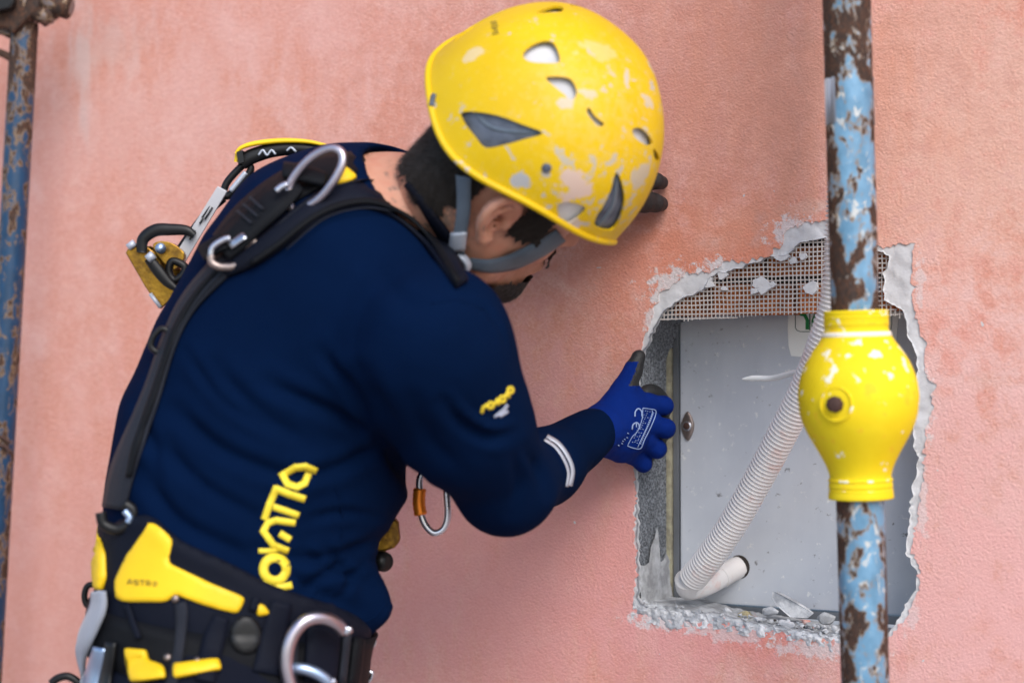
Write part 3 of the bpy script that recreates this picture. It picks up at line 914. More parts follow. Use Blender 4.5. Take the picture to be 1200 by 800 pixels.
# ================================================================== RUBBLE on the ledge
def chunk(rx, ry, rz, seed, n=14, sharp=.35):
    r = random.Random(seed); bm = bmesh.new()
    for _ in range(n):
        d = Vector((r.gauss(0, 1), r.gauss(0, 1), r.gauss(0, 1))).normalized()
        bm.verts.new((d.x * rx * r.uniform(1 - sharp, 1), d.y * ry * r.uniform(1 - sharp, 1), d.z * rz * r.uniform(1 - sharp, 1)))
    bmesh.ops.convex_hull(bm, input=bm.verts)
    bmesh.ops.delete(bm, geom=[v for v in bm.verts if not v.link_faces], context='VERTS')
    bmesh.ops.bevel(bm, geom=bm.edges[:], offset=min(rx, ry, rz) * .12, segments=1, affect='EDGES')
    bm.verts.index_update()
    v = [tuple(x.co) for x in bm.verts]; f = [tuple(x.index for x in q.verts) for q in bm.faces]; bm.free(); return v, f
big_ch = slab('plaster_shard', toW([(908, 693), (914, 694), (936, 706), (953, 718), (948, 722), (928, 722), (912, 708), (907, 700)], -.06), -.055, -.063, M_rubble, None)
bevmod(big_ch, .0012)
tag(big_ch, 'large flat pale plaster shard leaning on the cabinet foot', 'plaster shard', 'rubble on the ledge of the hole')
for (px, py, d, rx, ry, rz, m_, lab_, cat_) in [
    (873, 720, -.04, .014, .012, .012, M_foam, 'yellowish lump of foam beside the conduit bend in the rubble', 'foam lump'),
    (902, 716, -.05, .014, .010, .007, M_rubble, 'grey plaster piece between the foam lump and the big shard', 'plaster piece'),
    (921, 730, -.02, .017, .010, .008, M_rubble, 'white crumbly plaster lump below the big flat shard', 'plaster lump'),
    (968, 724, -.04, .016, .012, .011, M_cement, 'grey lump of mortar beside the rusty blue pole', 'mortar lump'),
    (853, 716, -.06, .008, .008, .008, M_rubble, 'small pale block left of the foam lump', 'plaster piece'),
    (888, 726, -.02, .010, .008, .006, M_rubble, 'small white crumb right under the foam lump', 'plaster piece'),
    (944, 728, -.02, .007, .006, .005, M_rubpink, 'small pink render crumb below the tip of the shard', 'render crumb')]:
    v, f = chunk(rx, ry, rz, int(px))
    o = mk('rubble_piece', v, f, m_, None, False, WMAT.to_3x3().to_4x4()); o.location = WP(px, py, d)
    tag(o, lab_, cat_, 'rubble on the ledge of the hole')
for name_, m_, cnt, lab_, sd in (('rubble_crumbs', M_rubble, 560, 'loose white plaster crumbs strewn along the bottom of the hole', 1), ('mortar_crumbs', M_cement, 260, 'loose grey mortar crumbs among the white ones at the bottom of the hole', 2),
                            ('render_crumbs', M_rubpink, 40, 'tiny pink render crumbs along the bottom of the hole', 3), ('dirt_crumbs', M_darkgap, 60, 'dark grit in the bottom of the hole', 4)):
    rnd.seed(sd); parts = []
    for i in range(cnt):
        px = 748 + rnd.random() * 240; base = 712 + 34 * (px - 748) / 240 + rnd.uniform(-9, 12)
        q_ = rnd.uniform(.0012, .0040) if px < 830 else rnd.uniform(.0014, .0080) * rnd.uniform(.5, 1)
        if sd > 2: q_ *= .7
        v, f = chunk(q_, q_, q_ * .8, i, 9); q = WP(px, base, rnd.uniform(-.07, .003))
        parts.append(([tuple(Vector(a) + q) for a in v], f))
    v, f = merge(parts)
    o = mk(name_, v, f, m_, None, False); o['kind'] = 'stuff'; tag(o, lab_, 'rubble')

# ================================================================== CONDUIT
cond_pts = [(992, -1300, .10), (991, -500, .10), (990, 60, .10), (989, 180, .10), (984, 290, .098), (980, 345, .092), (967, 393, .085), (947, 447, .070), (915, 512, .05), (886, 566, .03), (858, 615, .012), (831, 654, -.006), (811, 678, -.022)]
P3 = [WP(*p) for p in cond_pts]
pth = catmull([tuple(p) for p in P3], 90)
def resample(path, step):
    P = np.array(path); L = np.r_[0, np.cumsum(np.linalg.norm(np.diff(P, axis=0), axis=1))]
    s_ = np.arange(0, L[-1], step); return [tuple(np.interp(x, L, P[:, k]) for k in range(3)) for x in s_]
rp = resample(pth, .0013)
rr = [.0156 + (.0017 if (i % 4) in (0, 1) else -.0013) for i in range(len(rp))]
v, f = tube(rp, rr, 22)
cond = thing('corrugated_conduit', 'grey-pink corrugated cable conduit curving down behind the pole into the cabinet', 'conduit', P3[-1])
mk('hose', v, f, M_conduit, cond)
e2 = catmull([tuple(WP(*p)) for p in [(806, 678, -.022), (808, 689, -.036), (830, 684, -.055), (852, 671, -.085), (866, 664, -.104)]], 20)
r2 = [.0165 + .0022 * math.exp(-((i - 16) / 10) ** 2) * -1 for i in range(len(e2))]
r2 = [.016 - .003 * min(1, i / 30) for i in range(len(e2))]
v, f = tube(e2, r2, 22); mk('end_elbow', v, f, M_conduit, cond)
e3 = resample(e2[52:], .0016); v, f = tube(e3, [.0135 + (.0008 if i % 2 else 0) for i in range(len(e3))], 22); mk('end_collar', v, f, M_conduit, cond)
hole = Matrix.Translation(WP(866, 664, -.0995)) @ WMAT.to_3x3().to_4x4()
v, f = disc_shape(.0140, 1, 1.05, -.0004, .0004, 28); mk('cable_hole', v, f, M_darkgap, door, True, hole)
wp_ = catmull([tuple(WP(*p)) for p in [(870, 444, .02), (885, 443, .022), (905, 443, .03), (925, 438, .055), (938, 435, .075), (950, 433, .085)]], 8)
v, f = tube(wp_, [.0012 + .0022 * min(1, i / 6) for i in range(len(wp_))], 8)
o = mk('plaster_wire', v, f, M_label); tag(o, 'short plaster-crusted wire sticking out left from the conduit', 'wire')

# ================================================================== SCAFFOLD POLES
def line_at(p0, p1, zlo, zhi):
    d = (p1 - p0).normalized(); a = p0 + d * ((zlo - p0.z) / d.z); b = p0 + d * ((zhi - p0.z) / d.z); return a, b
a, b = line_at(V(992, 0, 1.92), V(1014, 800, 1.92), 0.0, 3.2)
pole = thing('scaffold_pole', 'rusty light blue scaffold pole carrying the yellow coupling at right', 'scaffold pole', a)
n_ = 120
v, f = tube([Vector((0, 0, (b - a).length * i / n_)) for i in range(n_ + 1)], .0245, 40); mk('tube', v, f, M_pole, pole, True, axis_matrix(a, b))
pm = axis_matrix(a, b)
for t0_, t1_ in ((186, 226), (340, 356)):
    za = (V(995, 146, 1.92) - a).dot((b - a).normalized()); zb_ = (V(994, 94, 1.92) - a).dot((b - a).normalized()); vs = []; fs = []
    for rr_ in (.0247, .0255):
        for k_ in range(9):
            th_ = rad(t0_ + (t1_ - t0_) * k_ / 8)
            for z_ in (za, zb_): vs.append((rr_ * math.cos(th_), rr_ * math.sin(th_), z_ + .002 * rnd.uniform(-1, 1)))
    for k_ in range(8):
        c_ = 18 + k_ * 2; fs.append((c_, c_ + 2, c_ + 3, c_ + 1)); fs.append((k_ * 2, k_ * 2 + 1, k_ * 2 + 3, k_ * 2 + 2))
        fs.append((k_ * 2, k_ * 2 + 2, c_ + 2, c_)); fs.append((k_ * 2 + 1, c_ + 1, c_ + 3, k_ * 2 + 3))
    mk('tape_remnant', vs, fs, M_web3, pole, True, pm)
pp = V(992, 0, 1.92); pq = V(1014, 800, 1.92)
# coupling
Lc = V(1003, 364, 1.92); Ld = V(1009, 584, 1.92)
cm = axis_matrix(Ld, Lc); H_ = (Lc - Ld).length
scp = H_ / 220.0
prof = [(29, 0), (37, 0), (38, 3), (37.5, 8), (36.5, 12), (37.5, 14), (37, 18), (36, 24), (36.5, 30), (40, 40), (46, 52), (54, 66), (61.5, 80), (67.5, 96), (70, 112), (70.3, 122), (68.5, 136), (64.5, 150), (58, 164), (50, 176), (44, 184), (40, 191), (38, 196), (37, 199), (37.5, 203), (37.7, 208), (37.3, 214), (37.6, 217), (36.5, 220), (29, 220), (28.3, 218)]
prof2 = [(p[0] * .00087, p[1] * scp) for p in [tuple(q) for q in catmull(prof, 3)]]
coup = thing('pole_coupling', 'bulbous yellow plastic coupling around the blue pole with white splashes', 'coupling', Ld)
cm0 = cm
v, f = lathe(prof2, 64)
# centre object origin at the bulge so the material's stains sit round it
cc = cm @ Matrix.Translation((0, 0, 120 * scp)); v = [(x_, y_, z_ - 120 * scp) for x_, y_, z_ in v]
mk('body', v, f, M_coupler, coup, True, cc)
v, f = lathe([(.0335, 187 * scp), (.0353, 188.5 * scp), (.0355, 192 * scp), (.0345, 195 * scp), (.032, 195 * scp)], 64)
mk('plaster_ring', v, f, M_dust, coup, True, cm)
for z_ in (10, 22, 212, 204):
    q_ = .0325 if z_ > 30 else .0322
    v, f = lathe([(q_ - .003, (z_ - 2.2) * scp), (q_, (z_ - 1.4) * scp), (q_ + .0009, z_ * scp), (q_, (z_ + 1.4) * scp), (q_ - .003, (z_ + 2.2) * scp)], 56); mk('collar_ring', v, f, M_coupler, coup, True, cm)
bolt_dir = (V(975, 472, 1.86) - cm @ Vector((0, 0, 112 * scp))); bolt_dir.z = 0; bolt_dir.normalize()
bb = cm @ Vector((0, 0, 111 * scp)) + bolt_dir * .0600
bmx = bolt_dir.to_track_quat('Z', 'Y').to_matrix().to_4x4(); bmx.translation = bb
v, f = lathe([(.0150, -.004), (.0155, .0005), (.0165, .0018), (.0178, .0006), (.0180, -.005)], 40); mk('boss_rim', v, f, M_coupler, coup, True, bmx)
v, f = lathe([(.0001, .010), (.0055, .0098), (.0078, .0085), (.0084, .006), (.0084, -.003)], 8); mk('bolt', v, f, M_bolt, coup, True, bmx @ Matrix.Rotation(.15, 4, 'Z'))

YL = 2.6
a, b = line_at(V(30, 20, YL), V(-4, 620, YL), 0.0, 2.4)
b = V(29, 28, YL)
a = b + (a - b)
lp = thing('scaffold_pole', 'rusty dark blue scaffold standard with iron clamp at the left edge', 'scaffold pole', a)
v, f = tube([Vector((0, 0, (b - a).length * i / n_)) for i in range(n_ + 1)], .0188, 32); mk('tube', v, f, M_pole2, lp, True, axis_matrix(a, b))
cl = mk('clamp_body', *plate([(-40, 30), (-40, -60), (66, -60), (66, 0), (58, 14), (40, 26), (44, 12), (30, 24), (14, 40), (8, 33), (0, 32)], YL - .03, .055), M_rust, lp, False); bevmod(cl, .004, 3)
v, f = tube([V(52, 2, YL - .02), V(80, 9, YL - .03), V(82, 9.6, YL - .03)], [.0135, .0165, .012], 20); mk('bolt_head', v, f, M_rust, lp)
v, f = tube([V(40, 18, YL - .02), V(60, 17, YL - .025), V(64, 16, YL - .025)], [.008, .0135, .006], 16); mk('nut', v, f, M_rust, lp)
o = mk('clamp_plate', *plate([(-40, 22), (-40, -40), (16, -40), (16, 4), (12, 10)], YL - .05, .018), M_blackp, lp, False); bevmod(o, .003)
for pts in ([(-20, 34), (0, 36), (14, 42), (22, 44)], [(-20, 57), (0, 62), (12, 68), (18, 76)]):
    v, f = tube(catmull([tuple(V(p[0], p[1], YL - .005)) for p in pts], 6), .0052, 10); mk('hook_bar', v, f, M_rust, lp)
for pts in ([(-10, 508), (2, 512), (12, 518)], [(-10, 524), (3, 522), (14, 530)]):
    v, f = tube(catmull([tuple(V(p[0], p[1], YL - .02)) for p in pts], 6), .002, 8)
    mk('tie_wire', v, f, M_bolt, lp)

# ================================================================== PERSON
def pr(px, Y): return px * Y / FPX
person = thing('person', 'worker in yellow helmet and navy sweater leaning to the hole, hand in blue glove', 'person', Vector((V(250, 790, 2.0).x, 2.0, 0)))
# head frame
HF = Vector((.80, .50, -.30)).normalized()
HU = Vector((.60, -.50, .62)); HU = (HU - HF * HU.dot(HF)).normalized()
HR = HF.cross(HU)
EAR = V(593, 269, 1.93)
HO = EAR - HR * .077
HM = np.array([HF, HR, HU])                       # rows
def hp(f_, r_, u_): return HO + HF * f_ + HR * r_ + HU * u_
# sections of the trunk: (left px, right px, centre depth, half depth)
SEC = [((96, 850), (430, 850), 2.00, .125), ((104, 760), (428, 800), 2.00, .125), ((112, 655), (428, 750), 2.00, .125), ((120, 560), (434, 662), 2.01, .125), ((135, 470), (482, 590), 2.02, .135),
       ((182, 366), (475, 535), 2.03, .15), ((236, 270), (500, 465), 2.04, .16), ((283, 206), (530, 420), 2.05, .165), ((335, 186), (535, 362), 2.06, .15), ((398, 184), (530, 320), 2.07, .115)]
def trunk(Fd, shrink=0.0, lo=0, hi=99, k=.008):
    for i in range(lo, min(hi, len(SEC) - 1)):
        for t in (0, .25, .5, .75):
            L = np.array(SEC[i][0]) * (1 - t) + np.array(SEC[i + 1][0]) * t; R = np.array(SEC[i][1]) * (1 - t) + np.array(SEC[i + 1][1]) * t
            Y = SEC[i][2] * (1 - t) + SEC[i + 1][2] * t; D = SEC[i][3] * (1 - t) + SEC[i + 1][3] * t
            a = V(L[0], L[1], Y); b = V(R[0], R[1], Y); c = (a + b) / 2; h = (b - a).length / 2 - shrink - .008
            x = (b - a).normalized(); y = FW; z_ = x.cross(y)
            Fd.ell(c, (h, D - shrink, .075), [x, y, z_], k)
SH = V(508, 412, 1.87); EL = V(592, 568, 1.985); WR = V(693, 508, 2.175)
SH2 = V(485, 262, 2.20); EL2 = V(600, 205, 2.30); WR2 = V(712, 222, 2.205)
# --- sweater
lo = (-.50, 1.62, .90); hi = (.22, 2.42, 1.60)
Fs = Field(lo, hi, .0055)
trunk(Fs, 0, 1)
Fs.cone(V(440, 380, 1.96), V(505, 400, 1.90), .085, .075, .06)
Fs.cone(SH, V(548, 495, 1.925), .068, .062, .05)
Fs.cone(V(548, 495, 1.925), EL, .062, .050, .03)
Fs.cone(EL, V(640, 545, 2.08), .050, .040, .022)
Fs.cone(V(640, 545, 2.08), WR, .040, .0300, .02)
Fs.cone(SH2, EL2, .060, .045, .04); Fs.cone(EL2, WR2, .044, .034, .02)
Fs.cone(V(380, 262, 2.12), V(475, 272, 2.20), .066, .056, .03)
# hem flare at the belly
Fs.cone(V(330, 680, 1.97), V(415, 706, 2.0), .05, .033, .03)
Fs.cone(V(405, 680, 1.99), V(444, 712, 1.99), .032, .014, .02)
# collar opening
Fs.cone(V(462, 232, 2.03), hp(-.06, 0, -.03), .058, .064, .008, 'sub')
sv, sf = Fs.mesh(); sv = relax(sv, sf, 3)
# folds
FOLDS = [([(374, 411), (416, 459), (444, 505)], 9, .0050), ([(311, 448), (395, 485), (440, 508)], 10, .0060), ([(206, 480), (253, 522), (306, 548), (350, 560)], 11, .0060),
         ([(169, 553), (211, 611), (300, 655)], 12, .0055), ([(446, 518), (395, 548), (342, 560)], 10, .0055), ([(448, 514), (462, 540), (486, 566)], 12, .008),
         ([(250, 430), (300, 480), (360, 520)], 12, .0040), ([(190, 520), (240, 570), (310, 610)], 10, .0045), ([(300, 640), (360, 655), (420, 640), (444, 628)], 8, .0050),
         ([(345, 700), (385, 668), (425, 650)], 8, .006), ([(380, 640), (410, 675), (440, 690)], 7, .006), ([(330, 668), (370, 690), (420, 716)], 8, .006), ([(350, 640), (392, 668), (432, 676)], 6, .005), ([(352, 610), (400, 600), (440, 604)], 7, .004), ([(398, 700), (412, 672), (436, 655)], 6, .006), ([(215, 410), (262, 470), (318, 505)], 7, .004),
         ([(528, 462), (546, 484), (574, 500), (600, 496)], 6, -.0050), ([(520, 470), (545, 498), (575, 513), (604, 508)], 8, .0050),
         ([(480, 470), (510, 520), (540, 550)], 12, .003), ([(575, 372), (588, 390), (594, 412)], 4, .0035), ([(545, 352), (570, 362), (586, 380)], 5, .004),
         ([(610, 520), (628, 548), (640, 580)], 7, .004), ([(598, 520), (606, 560), (600, 600)], 8, .003), ([(420, 440), (450, 480), (470, 520)], 14, .005),
         ([(430, 300), (470, 350), (510, 370)], 16, .002), ([(160, 470), (180, 520), (190, 560)], 9, .003)]
pj = proj(sv); sn = vnormals(sv, sf); facing = (sn @ np.array(FW)) < .15
disp = np.zeros(len(sv))
for line, wd, amp in FOLDS:
    c = [tuple(q) for q in catmull(line, 5)]
    d = seg_dist(pj[:, :2], c, False)
    # taper towards the ends of the fold
    e = np.minimum(np.linalg.norm(pj[:, :2] - np.array(c[0]), axis=1), np.linalg.norm(pj[:, :2] - np.array(c[-1]), axis=1))
    tap = np.clip(e / 30, .25, 1)
    disp += -1.25 * amp * tap * (np.exp(-(d / (.62 * wd)) ** 2) - .45 * np.exp(-((d - wd * 1.4) / (wd * .9)) ** 2)) * facing
for i in range(len(sv)):
    q = Vector(sv[i])
    disp[i] += .0022 * mnoise.noise(q * 9) + .0010 * mnoise.noise(Vector((q.x * 30, q.y * 30, q.z * 22)))
sv = sv + sn * disp[:, None]
sv = relax(sv, sf, 1, .4)
# remove the sweater's closed ends at the neck (inside) is not needed: the collar is a real pit
pj = proj(sv)
mk('sweater', sv, sf, M_navy, person)
# --- trousers and boots
Ft = Field((-.52, 1.68, .02), (.02, 2.42, 1.16), .009)
hipc = V(268, 800, 2.0)
trunk(Ft, .006, 0, 2)
Ft.ell((hipc.x, 2.0, .93), (.135, .13, .12), None, .03)
legs = [((-.30, 1.90, .90), (-.24, 1.85, .50), (-.33, 1.86, .10)), ((-.27, 2.10, .90), (-.16, 2.16, .50), (-.22, 2.20, .10))]
for hj, kn, an in legs:
    Ft.cone(hj, kn, .095, .065, .04); Ft.cone(kn, an, .066, .052, .03)
tv, tf = Ft.mesh(); tv = relax(tv, tf, 2)
tn = vnormals(tv, tf)
tv = tv + tn * np.array([.004 * mnoise.noise(Vector((p[0] * 14, p[1] * 14, p[2] * 22))) for p in tv])[:, None]
mk('trousers', tv, tf, M_trs, person)
for hj, kn, an in legs:
    Fb = Field((an[0] - .10, an[1] - .10, 0.0 - .02), (an[0] + .24, an[1] + .12, .22), .008)
    Fb.cone((an[0], an[1], .17), (an[0], an[1], .06), .046, .045, .02)
    Fb.cone((an[0] - .01, an[1], .045), (an[0] + .13, an[1] + .03, .040), .042, .036, .03)
    bv, bf = Fb.mesh(); bv[:, 2] = np.maximum(bv[:, 2], .004); mk('boot', bv, bf, M_boot, person)
# --- body (one skin surface: head, neck, trunk and limbs under the clothes)
Fb = Field((-.50, 1.66, .06), (.24, 2.42, 1.62), .0075)
trunk(Fb, .022, 0)
for hj, kn, an in legs: Fb.cone(hj, kn, .075, .05, .04); Fb.cone(kn, an, .05, .035, .03)
Fb.cone(SH, EL, .045, .035, .04); Fb.cone(EL, WR, .034, .022, .02); Fb.cone(SH2, EL2, .045, .033, .03); Fb.cone(EL2, WR2, .032, .022, .02)
Fb.cone(V(448, 250, 2.04), hp(-.022, 0, -.030), .047, .046, .03)
bodyv, bodyf = Fb.mesh()
# head built finer, then joined to the same mesh
Hlo = np.minimum(np.array(HO) - .17, np.array(V(448, 250, 2.04)) - .075); Hhi = np.maximum(np.array(HO) + .17, np.array(V(448, 250, 2.04)) + .075)
def face(Fh, grow=0.0):
    g_ = grow
    E = lambda c, r, k=.02: Fh.ell(hp(*c), tuple(x + g_ for x in r), HM, k)
    C = lambda a, b, ra, rb, k=.012, op='add': Fh.cone(hp(*a), hp(*b), ra + g_, rb + g_, k, op)
    E((.004, 0, .046), (.091, .076, .080)); E((.035, 0, -.005), (.065, .066, .075), .03)
    C((-.034, 0, -.02), (-.018, 0, -.03), .052, .05, .03)
    for s_ in (-1, 1):
        C((.0, s_ * .055, -.035), (.015, s_ * .056, -.065), .020, .016, .03); C((.015, s_ * .054, -.065), (.078, s_ * .014, -.103), .018, .018, .02)
        C((.055, s_ * .045, -.022), (.04, s_ * .058, -.010), .020, .014, .02)
        C((.092, s_ * .012, .022), (.078, s_ * .045, .026), .009, .008, .015)
    C((.06, 0, -.07), (.085, 0, -.105), .035, .018, .02); E((.080, 0, -.055), (.022, .028, .035), .02)
    C((.098, 0, .014), (.118, 0, -.026), .007, .0115, .010)
    for s_ in (-1, 1): C((.106, s_ * .009, -.030), (.104, s_ * .010, -.030), .0075, .0075, .006)
    C((.100, -.018, -.062), (.100, .018, -.062), .006, .006, .008); C((.097, -.015, -.071), (.097, .015, -.071), .0065, .0065, .008)
    if not grow:
        for s_ in (-1, 1):
            Fh.ell(hp(.092, s_ * .030, .003), (.010, .017, .009), HM, .010, 'sub')
            Fh.ell(hp(.076, s_ * .031, .003), (.0125, .0135, .0125), HM, .004)
Fh = Field(Hlo, Hhi, .0030)
face(Fh)
Fh.cone(V(448, 250, 2.04), hp(-.022, 0, -.030), .053, .054, .03)
# ears
def ear(Fh, s_):
    def e(f_, u_, o_): return hp(f_ - .014, s_ * (.076 + o_), u_ + .010)
    ol = [(.008, .004, .004), (.006, .020, .010), (-.004, .032, .014), (-.018, .033, .017), (-.026, .022, .018), (-.026, .006, .017), (-.020, -.010, .014), (-.012, -.020, .011), (-.003, -.024, .008)]
    c = catmull(ol, 3)
    for i in range(len(c) - 1): Fh.cone(e(*c[i]), e(*c[i + 1]), .0042, .0042, .003)
    Fh.ell(e(-.010, .006, .006), (.018, .0055, .028), HM, .006)
    Fh.cone(e(-.006, -.026, .009), e(-.002, -.024, .008), .0075, .006, .006)         # lobe
    for a, b in (((-.016, .016, .015), (-.018, .0, .015)), ((-.018, .0, .015), (-.010, -.014, .012)), ((-.016, .016, .015), (-.006, .022, .012))): Fh.cone(e(*a), e(*b), .0033, .0033, .004)
    Fh.ell(e(-.006, -.002, .014), (.0095, .0115, .0125), HM, .003, 'sub')              # concha
    Fh.cone(e(.006, -.004, .008), e(.006, .002, .009), .0045, .0045, .004)           # tragus
ear(Fh, 1); ear(Fh, -1)
hv, hf = Fh.mesh(); hv = relax(hv, hf, 1, .4)
# cut the coarse head away and keep the fine one down to the neck
neck_c = np.array(V(448, 250, 2.04)); ax_ = np.array(hp(-.03, 0, -.035)) - neck_c; Ln = np.linalg.norm(ax_); ax_ /= Ln
def along(p): return (np.asarray(p) - neck_c) @ ax_
hb = [np.asarray(hv)[q].mean(0) for q in hf]; 
keepH = along(hb) > -.055
hv2, hf2 = submesh(hv, hf, keepH)
cb = np.array([bodyv[q].mean(0) for q in bodyf])
dist_h = np.linalg.norm(cb - np.array(HO), axis=1)
keepB = np.ones(len(cb), bool)
bv2, bf2 = submesh(bodyv, bodyf, keepB)
vv_ = np.concatenate([bv2, hv2]); ff_ = np.concatenate([bf2, hf2 + len(bv2)])
mk('body', vv_, ff_, M_skin, person)
BH = bvh_of(hv, hf)
# --- hair and beard
Fx = Field(Hlo, Hhi, .0035)
face(Fx, .0050)
Fx.cone(V(448, 250, 2.04), hp(-.022, 0, -.030), .046, .054, .03)
xv, xf = Fx.mesh(); xv = relax(xv, xf, 1, .4)
cen = np.array([xv[q].mean(0) for q in xf]) - np.array(HO)
cf, cr, cu = cen @ np.array(HF), cen @ np.array(HR), cen @ np.array(HU)
nzv = np.array([mnoise.fractal(Vector(c * 55), .8, 2, 3) for c in cen]); nz2 = np.array([mnoise.noise(Vector(c * 220)) for c in cen])
hair = ((cf < -.050 + .35 * np.clip(cu, -.02, .045) + .006 * nzv) & (cu > -.036 + .012 * nzv + .004 * nz2)) | ((cu > .042) & (cf < .085)) | ((np.abs(cf - .022) < .020 + .003 * nzv) & (cu > -.004 + .006 * nzv) & (np.abs(cr) > .05))
hair &= ~((np.abs(cr) > .06) & (cf > -.046) & (cf < .000) & (cu < .05))
def fuzz(v, f, amp, seed):
    n_ = vnormals(v, f); return v + n_ * np.array([amp * mnoise.noise(Vector((p[0] * 300, p[1] * 300, p[2] * 300 + seed))) for p in v])[:, None]
v, f = submesh(xv, xf, hair); v = fuzz(v, f, .0018, 1); mk('hair', v, f, M_hair, person)
beard = (cu < -.082 + .010 * nzv) & (cf > .035) & (cu > -.15)
beard |= (cf > .085) & (np.abs(cr) < .028) & (np.abs(cu + .050) < .007 + .003 * nzv)
v, f = submesh(xv, xf, beard); v = fuzz(v, f, .0020, 5) - 0 * v; mk('beard', v, f, M_hair, person)
def strands(base_v, base_f, count, ln, wd, seed, lift=.35):
    rg = np.random.default_rng(seed); nn_ = vnormals(base_v, base_f); idx = rg.integers(0, len(base_f), count)
    V0 = []; F0 = []
    down = -np.array(HU) * .8 - np.array(HF) * .45
    for i_ in idx:
        q_ = base_f[i_]; w_ = rg.dirichlet([1, 1, 1, 1]); p_ = (base_v[q_] * w_[:, None]).sum(0); n_ = nn_[q_[0]]
        d_ = down + n_ * lift + rg.normal(size=3) * .25; d_ /= np.linalg.norm(d_)
        s0_ = np.cross(d_, n_); s0_ /= np.linalg.norm(s0_) + 1e-9; L_ = ln * rg.uniform(.5, 1.1); k_ = len(V0)
        V0 += [tuple(p_ - s0_ * wd), tuple(p_ + s0_ * wd), tuple(p_ + d_ * L_)]; F0.append((k_, k_ + 1, k_ + 2))
    return V0, F0
hv_, hf_ = submesh(xv, xf, hair & (cu < .09)); v, f = strands(hv_, hf_, 16000, .0075, .00028, 3)
o = mk('short_hairs', v, f, M_hair, person, False); o['kind'] = 'stuff'
hv_, hf_ = submesh(xv, xf, beard); v, f = strands(hv_, hf_, 5000, .005, .0002, 4, .6)
o = mk('beard_hairs', v, f, M_hair, person, False); o['kind'] = 'stuff'
stub = (cu < -.030) & (cf > .0) & (cu > -.12)
hv_, hf_ = submesh(hv, hf, ((hc_ := np.array([hv[q].mean(0) for q in hf]) - np.array(HO)) @ np.array(HU) < -.035) & (hc_ @ np.array(HF) > .01) & (hc_ @ np.array(HU) > -.125))
v, f = strands(hv_, hf_, 5000, .0016, .00016, 5, 1.0); o = mk('stubble', v, f, M_hair, person, False); o['kind'] = 'stuff'
for s_ in (-1, 1):
    v, f = tube([hp(.098, s_ * .012, .026), hp(.096, s_ * .028, .031), hp(.084, s_ * .046, .028)], [.003, .004, .002], 8); mk('eyebrow', v, f, M_hair, person)
    v, f = tube([hp(.0893, s_ * .022, .001), hp(.0905, s_ * .031, -.0005), hp(.086, s_ * .041, .001)], [.0009, .0012, .0009], 6); mk('eyelashes', v, f, M_hair, person)

# --- near glove
def glove(name, pts, h, palmtest, prints=False, kk=.0045):
    """pts: wrist, mcps, fingers (list of joint chains with radii), thumb"""
    allp = [p for ch in pts for p, r in ch]
    lo_ = np.min([tuple(p) for p in allp], axis=0) - .03; hi_ = np.max([tuple(p) for p in allp], axis=0) + .03
    F_ = Field(lo_, hi_, h)
    for ch in pts:
        for (a, ra), (b, rb) in zip(ch[:-1], ch[1:]): F_.cone(a, b, ra, rb, kk)
    v, f = F_.mesh(); v = relax(v, f, 1, .4)
    return v, f
yw = wY(745)            # distance of the wall edge
HB = 2.235
def g3(px, py, Y): return V(px, py, Y)
chains = [
    [(g3(690, 510, 2.17), .026), (g3(706, 502, 2.19), .0275), (g3(722, 495, 2.205), .026)],
    [(g3(706, 495, 2.195), .022), (g3(735, 478, 2.215), .021), (g3(758, 474, 2.230), .0140)],
    [(g3(706, 505, 2.195), .024), (g3(735, 497, 2.215), .022), (g3(760, 496, 2.228), .0140)],
    [(g3(708, 512, 2.195), .022), (g3(732, 514, 2.215), .021), (g3(754, 515, 2.230), .0135)],
    [(g3(708, 514, 2.20), .020), (g3(728, 524, 2.220), .018), (g3(741, 531, 2.235), .0125)],
    [(g3(735, 485, 2.215), .022), (g3(738, 510, 2.215), .022)],
    # fingers, bending away into the hole
    [(g3(758, 473, 2.230), .0125), (g3(778, 475, 2.238), .0108), (g3(778, 477, 2.262), .0104), (g3(768, 480, 2.285), .0092)],
    [(g3(760, 496, 2.228), .0120), (g3(780, 502, 2.234), .0110), (g3(781, 503, 2.262), .0106), (g3(771, 504, 2.290), .0092)],
    [(g3(754, 515, 2.230), .0115), (g3(770, 526, 2.240), .0106), (g3(771, 526, 2.266), .0102), (g3(763, 526, 2.288), .0090)],
    [(g3(740, 531, 2.237), .0115), (g3(754, 543, 2.246), .0100), (g3(755, 542, 2.266), .0096), (g3(750, 542, 2.284), .0084)],
    # the thickly coated palm side of the bent fingers
    [(g3(770, 480, 2.264), .012), (g3(774, 500, 2.264), .013), (g3(766, 520, 2.266), .0125), (g3(752, 535, 2.266), .011)],
    # thumb, up along the edge
    [(g3(712, 488, 2.20), .019), (g3(731, 458, 2.215), .0150), (g3(742, 434, 2.228), .0108), (g3(748, 418, 2.232), .0085)],
    [(g3(725, 480, 2.21), .018), (g3(742, 462, 2.225), .012)],
]
gv, gf = glove('glove', chains, .0018, None)
gn = vnormals(gv, gf)
gv = gv + gn * np.array([.0007 * mnoise.noise(Vector(p * 60)) + .0004 * mnoise.noise(Vector(p * 160)) for p in gv])[:, None]
gc = np.array([gv[q].mean(0) for q in gf]); gpj = proj(gc); fn = np.array([gn[q].mean(0) for q in gf])
away = fn @ np.array(FW)
palm = (away > .45)
palm |= (gpj[:, 2] > 2.245)
palm |= (gpj[:, 1] < 452) & ((gpj[:, 0] - 731) * .92 + (gpj[:, 1] - 458) * .39 > 3.2)
palm |= (gpj[:, 1] < 432) & (fn[:, 0] * .8 - fn[:, 2] * -.0 > .25) | (gpj[:, 1] < 424)
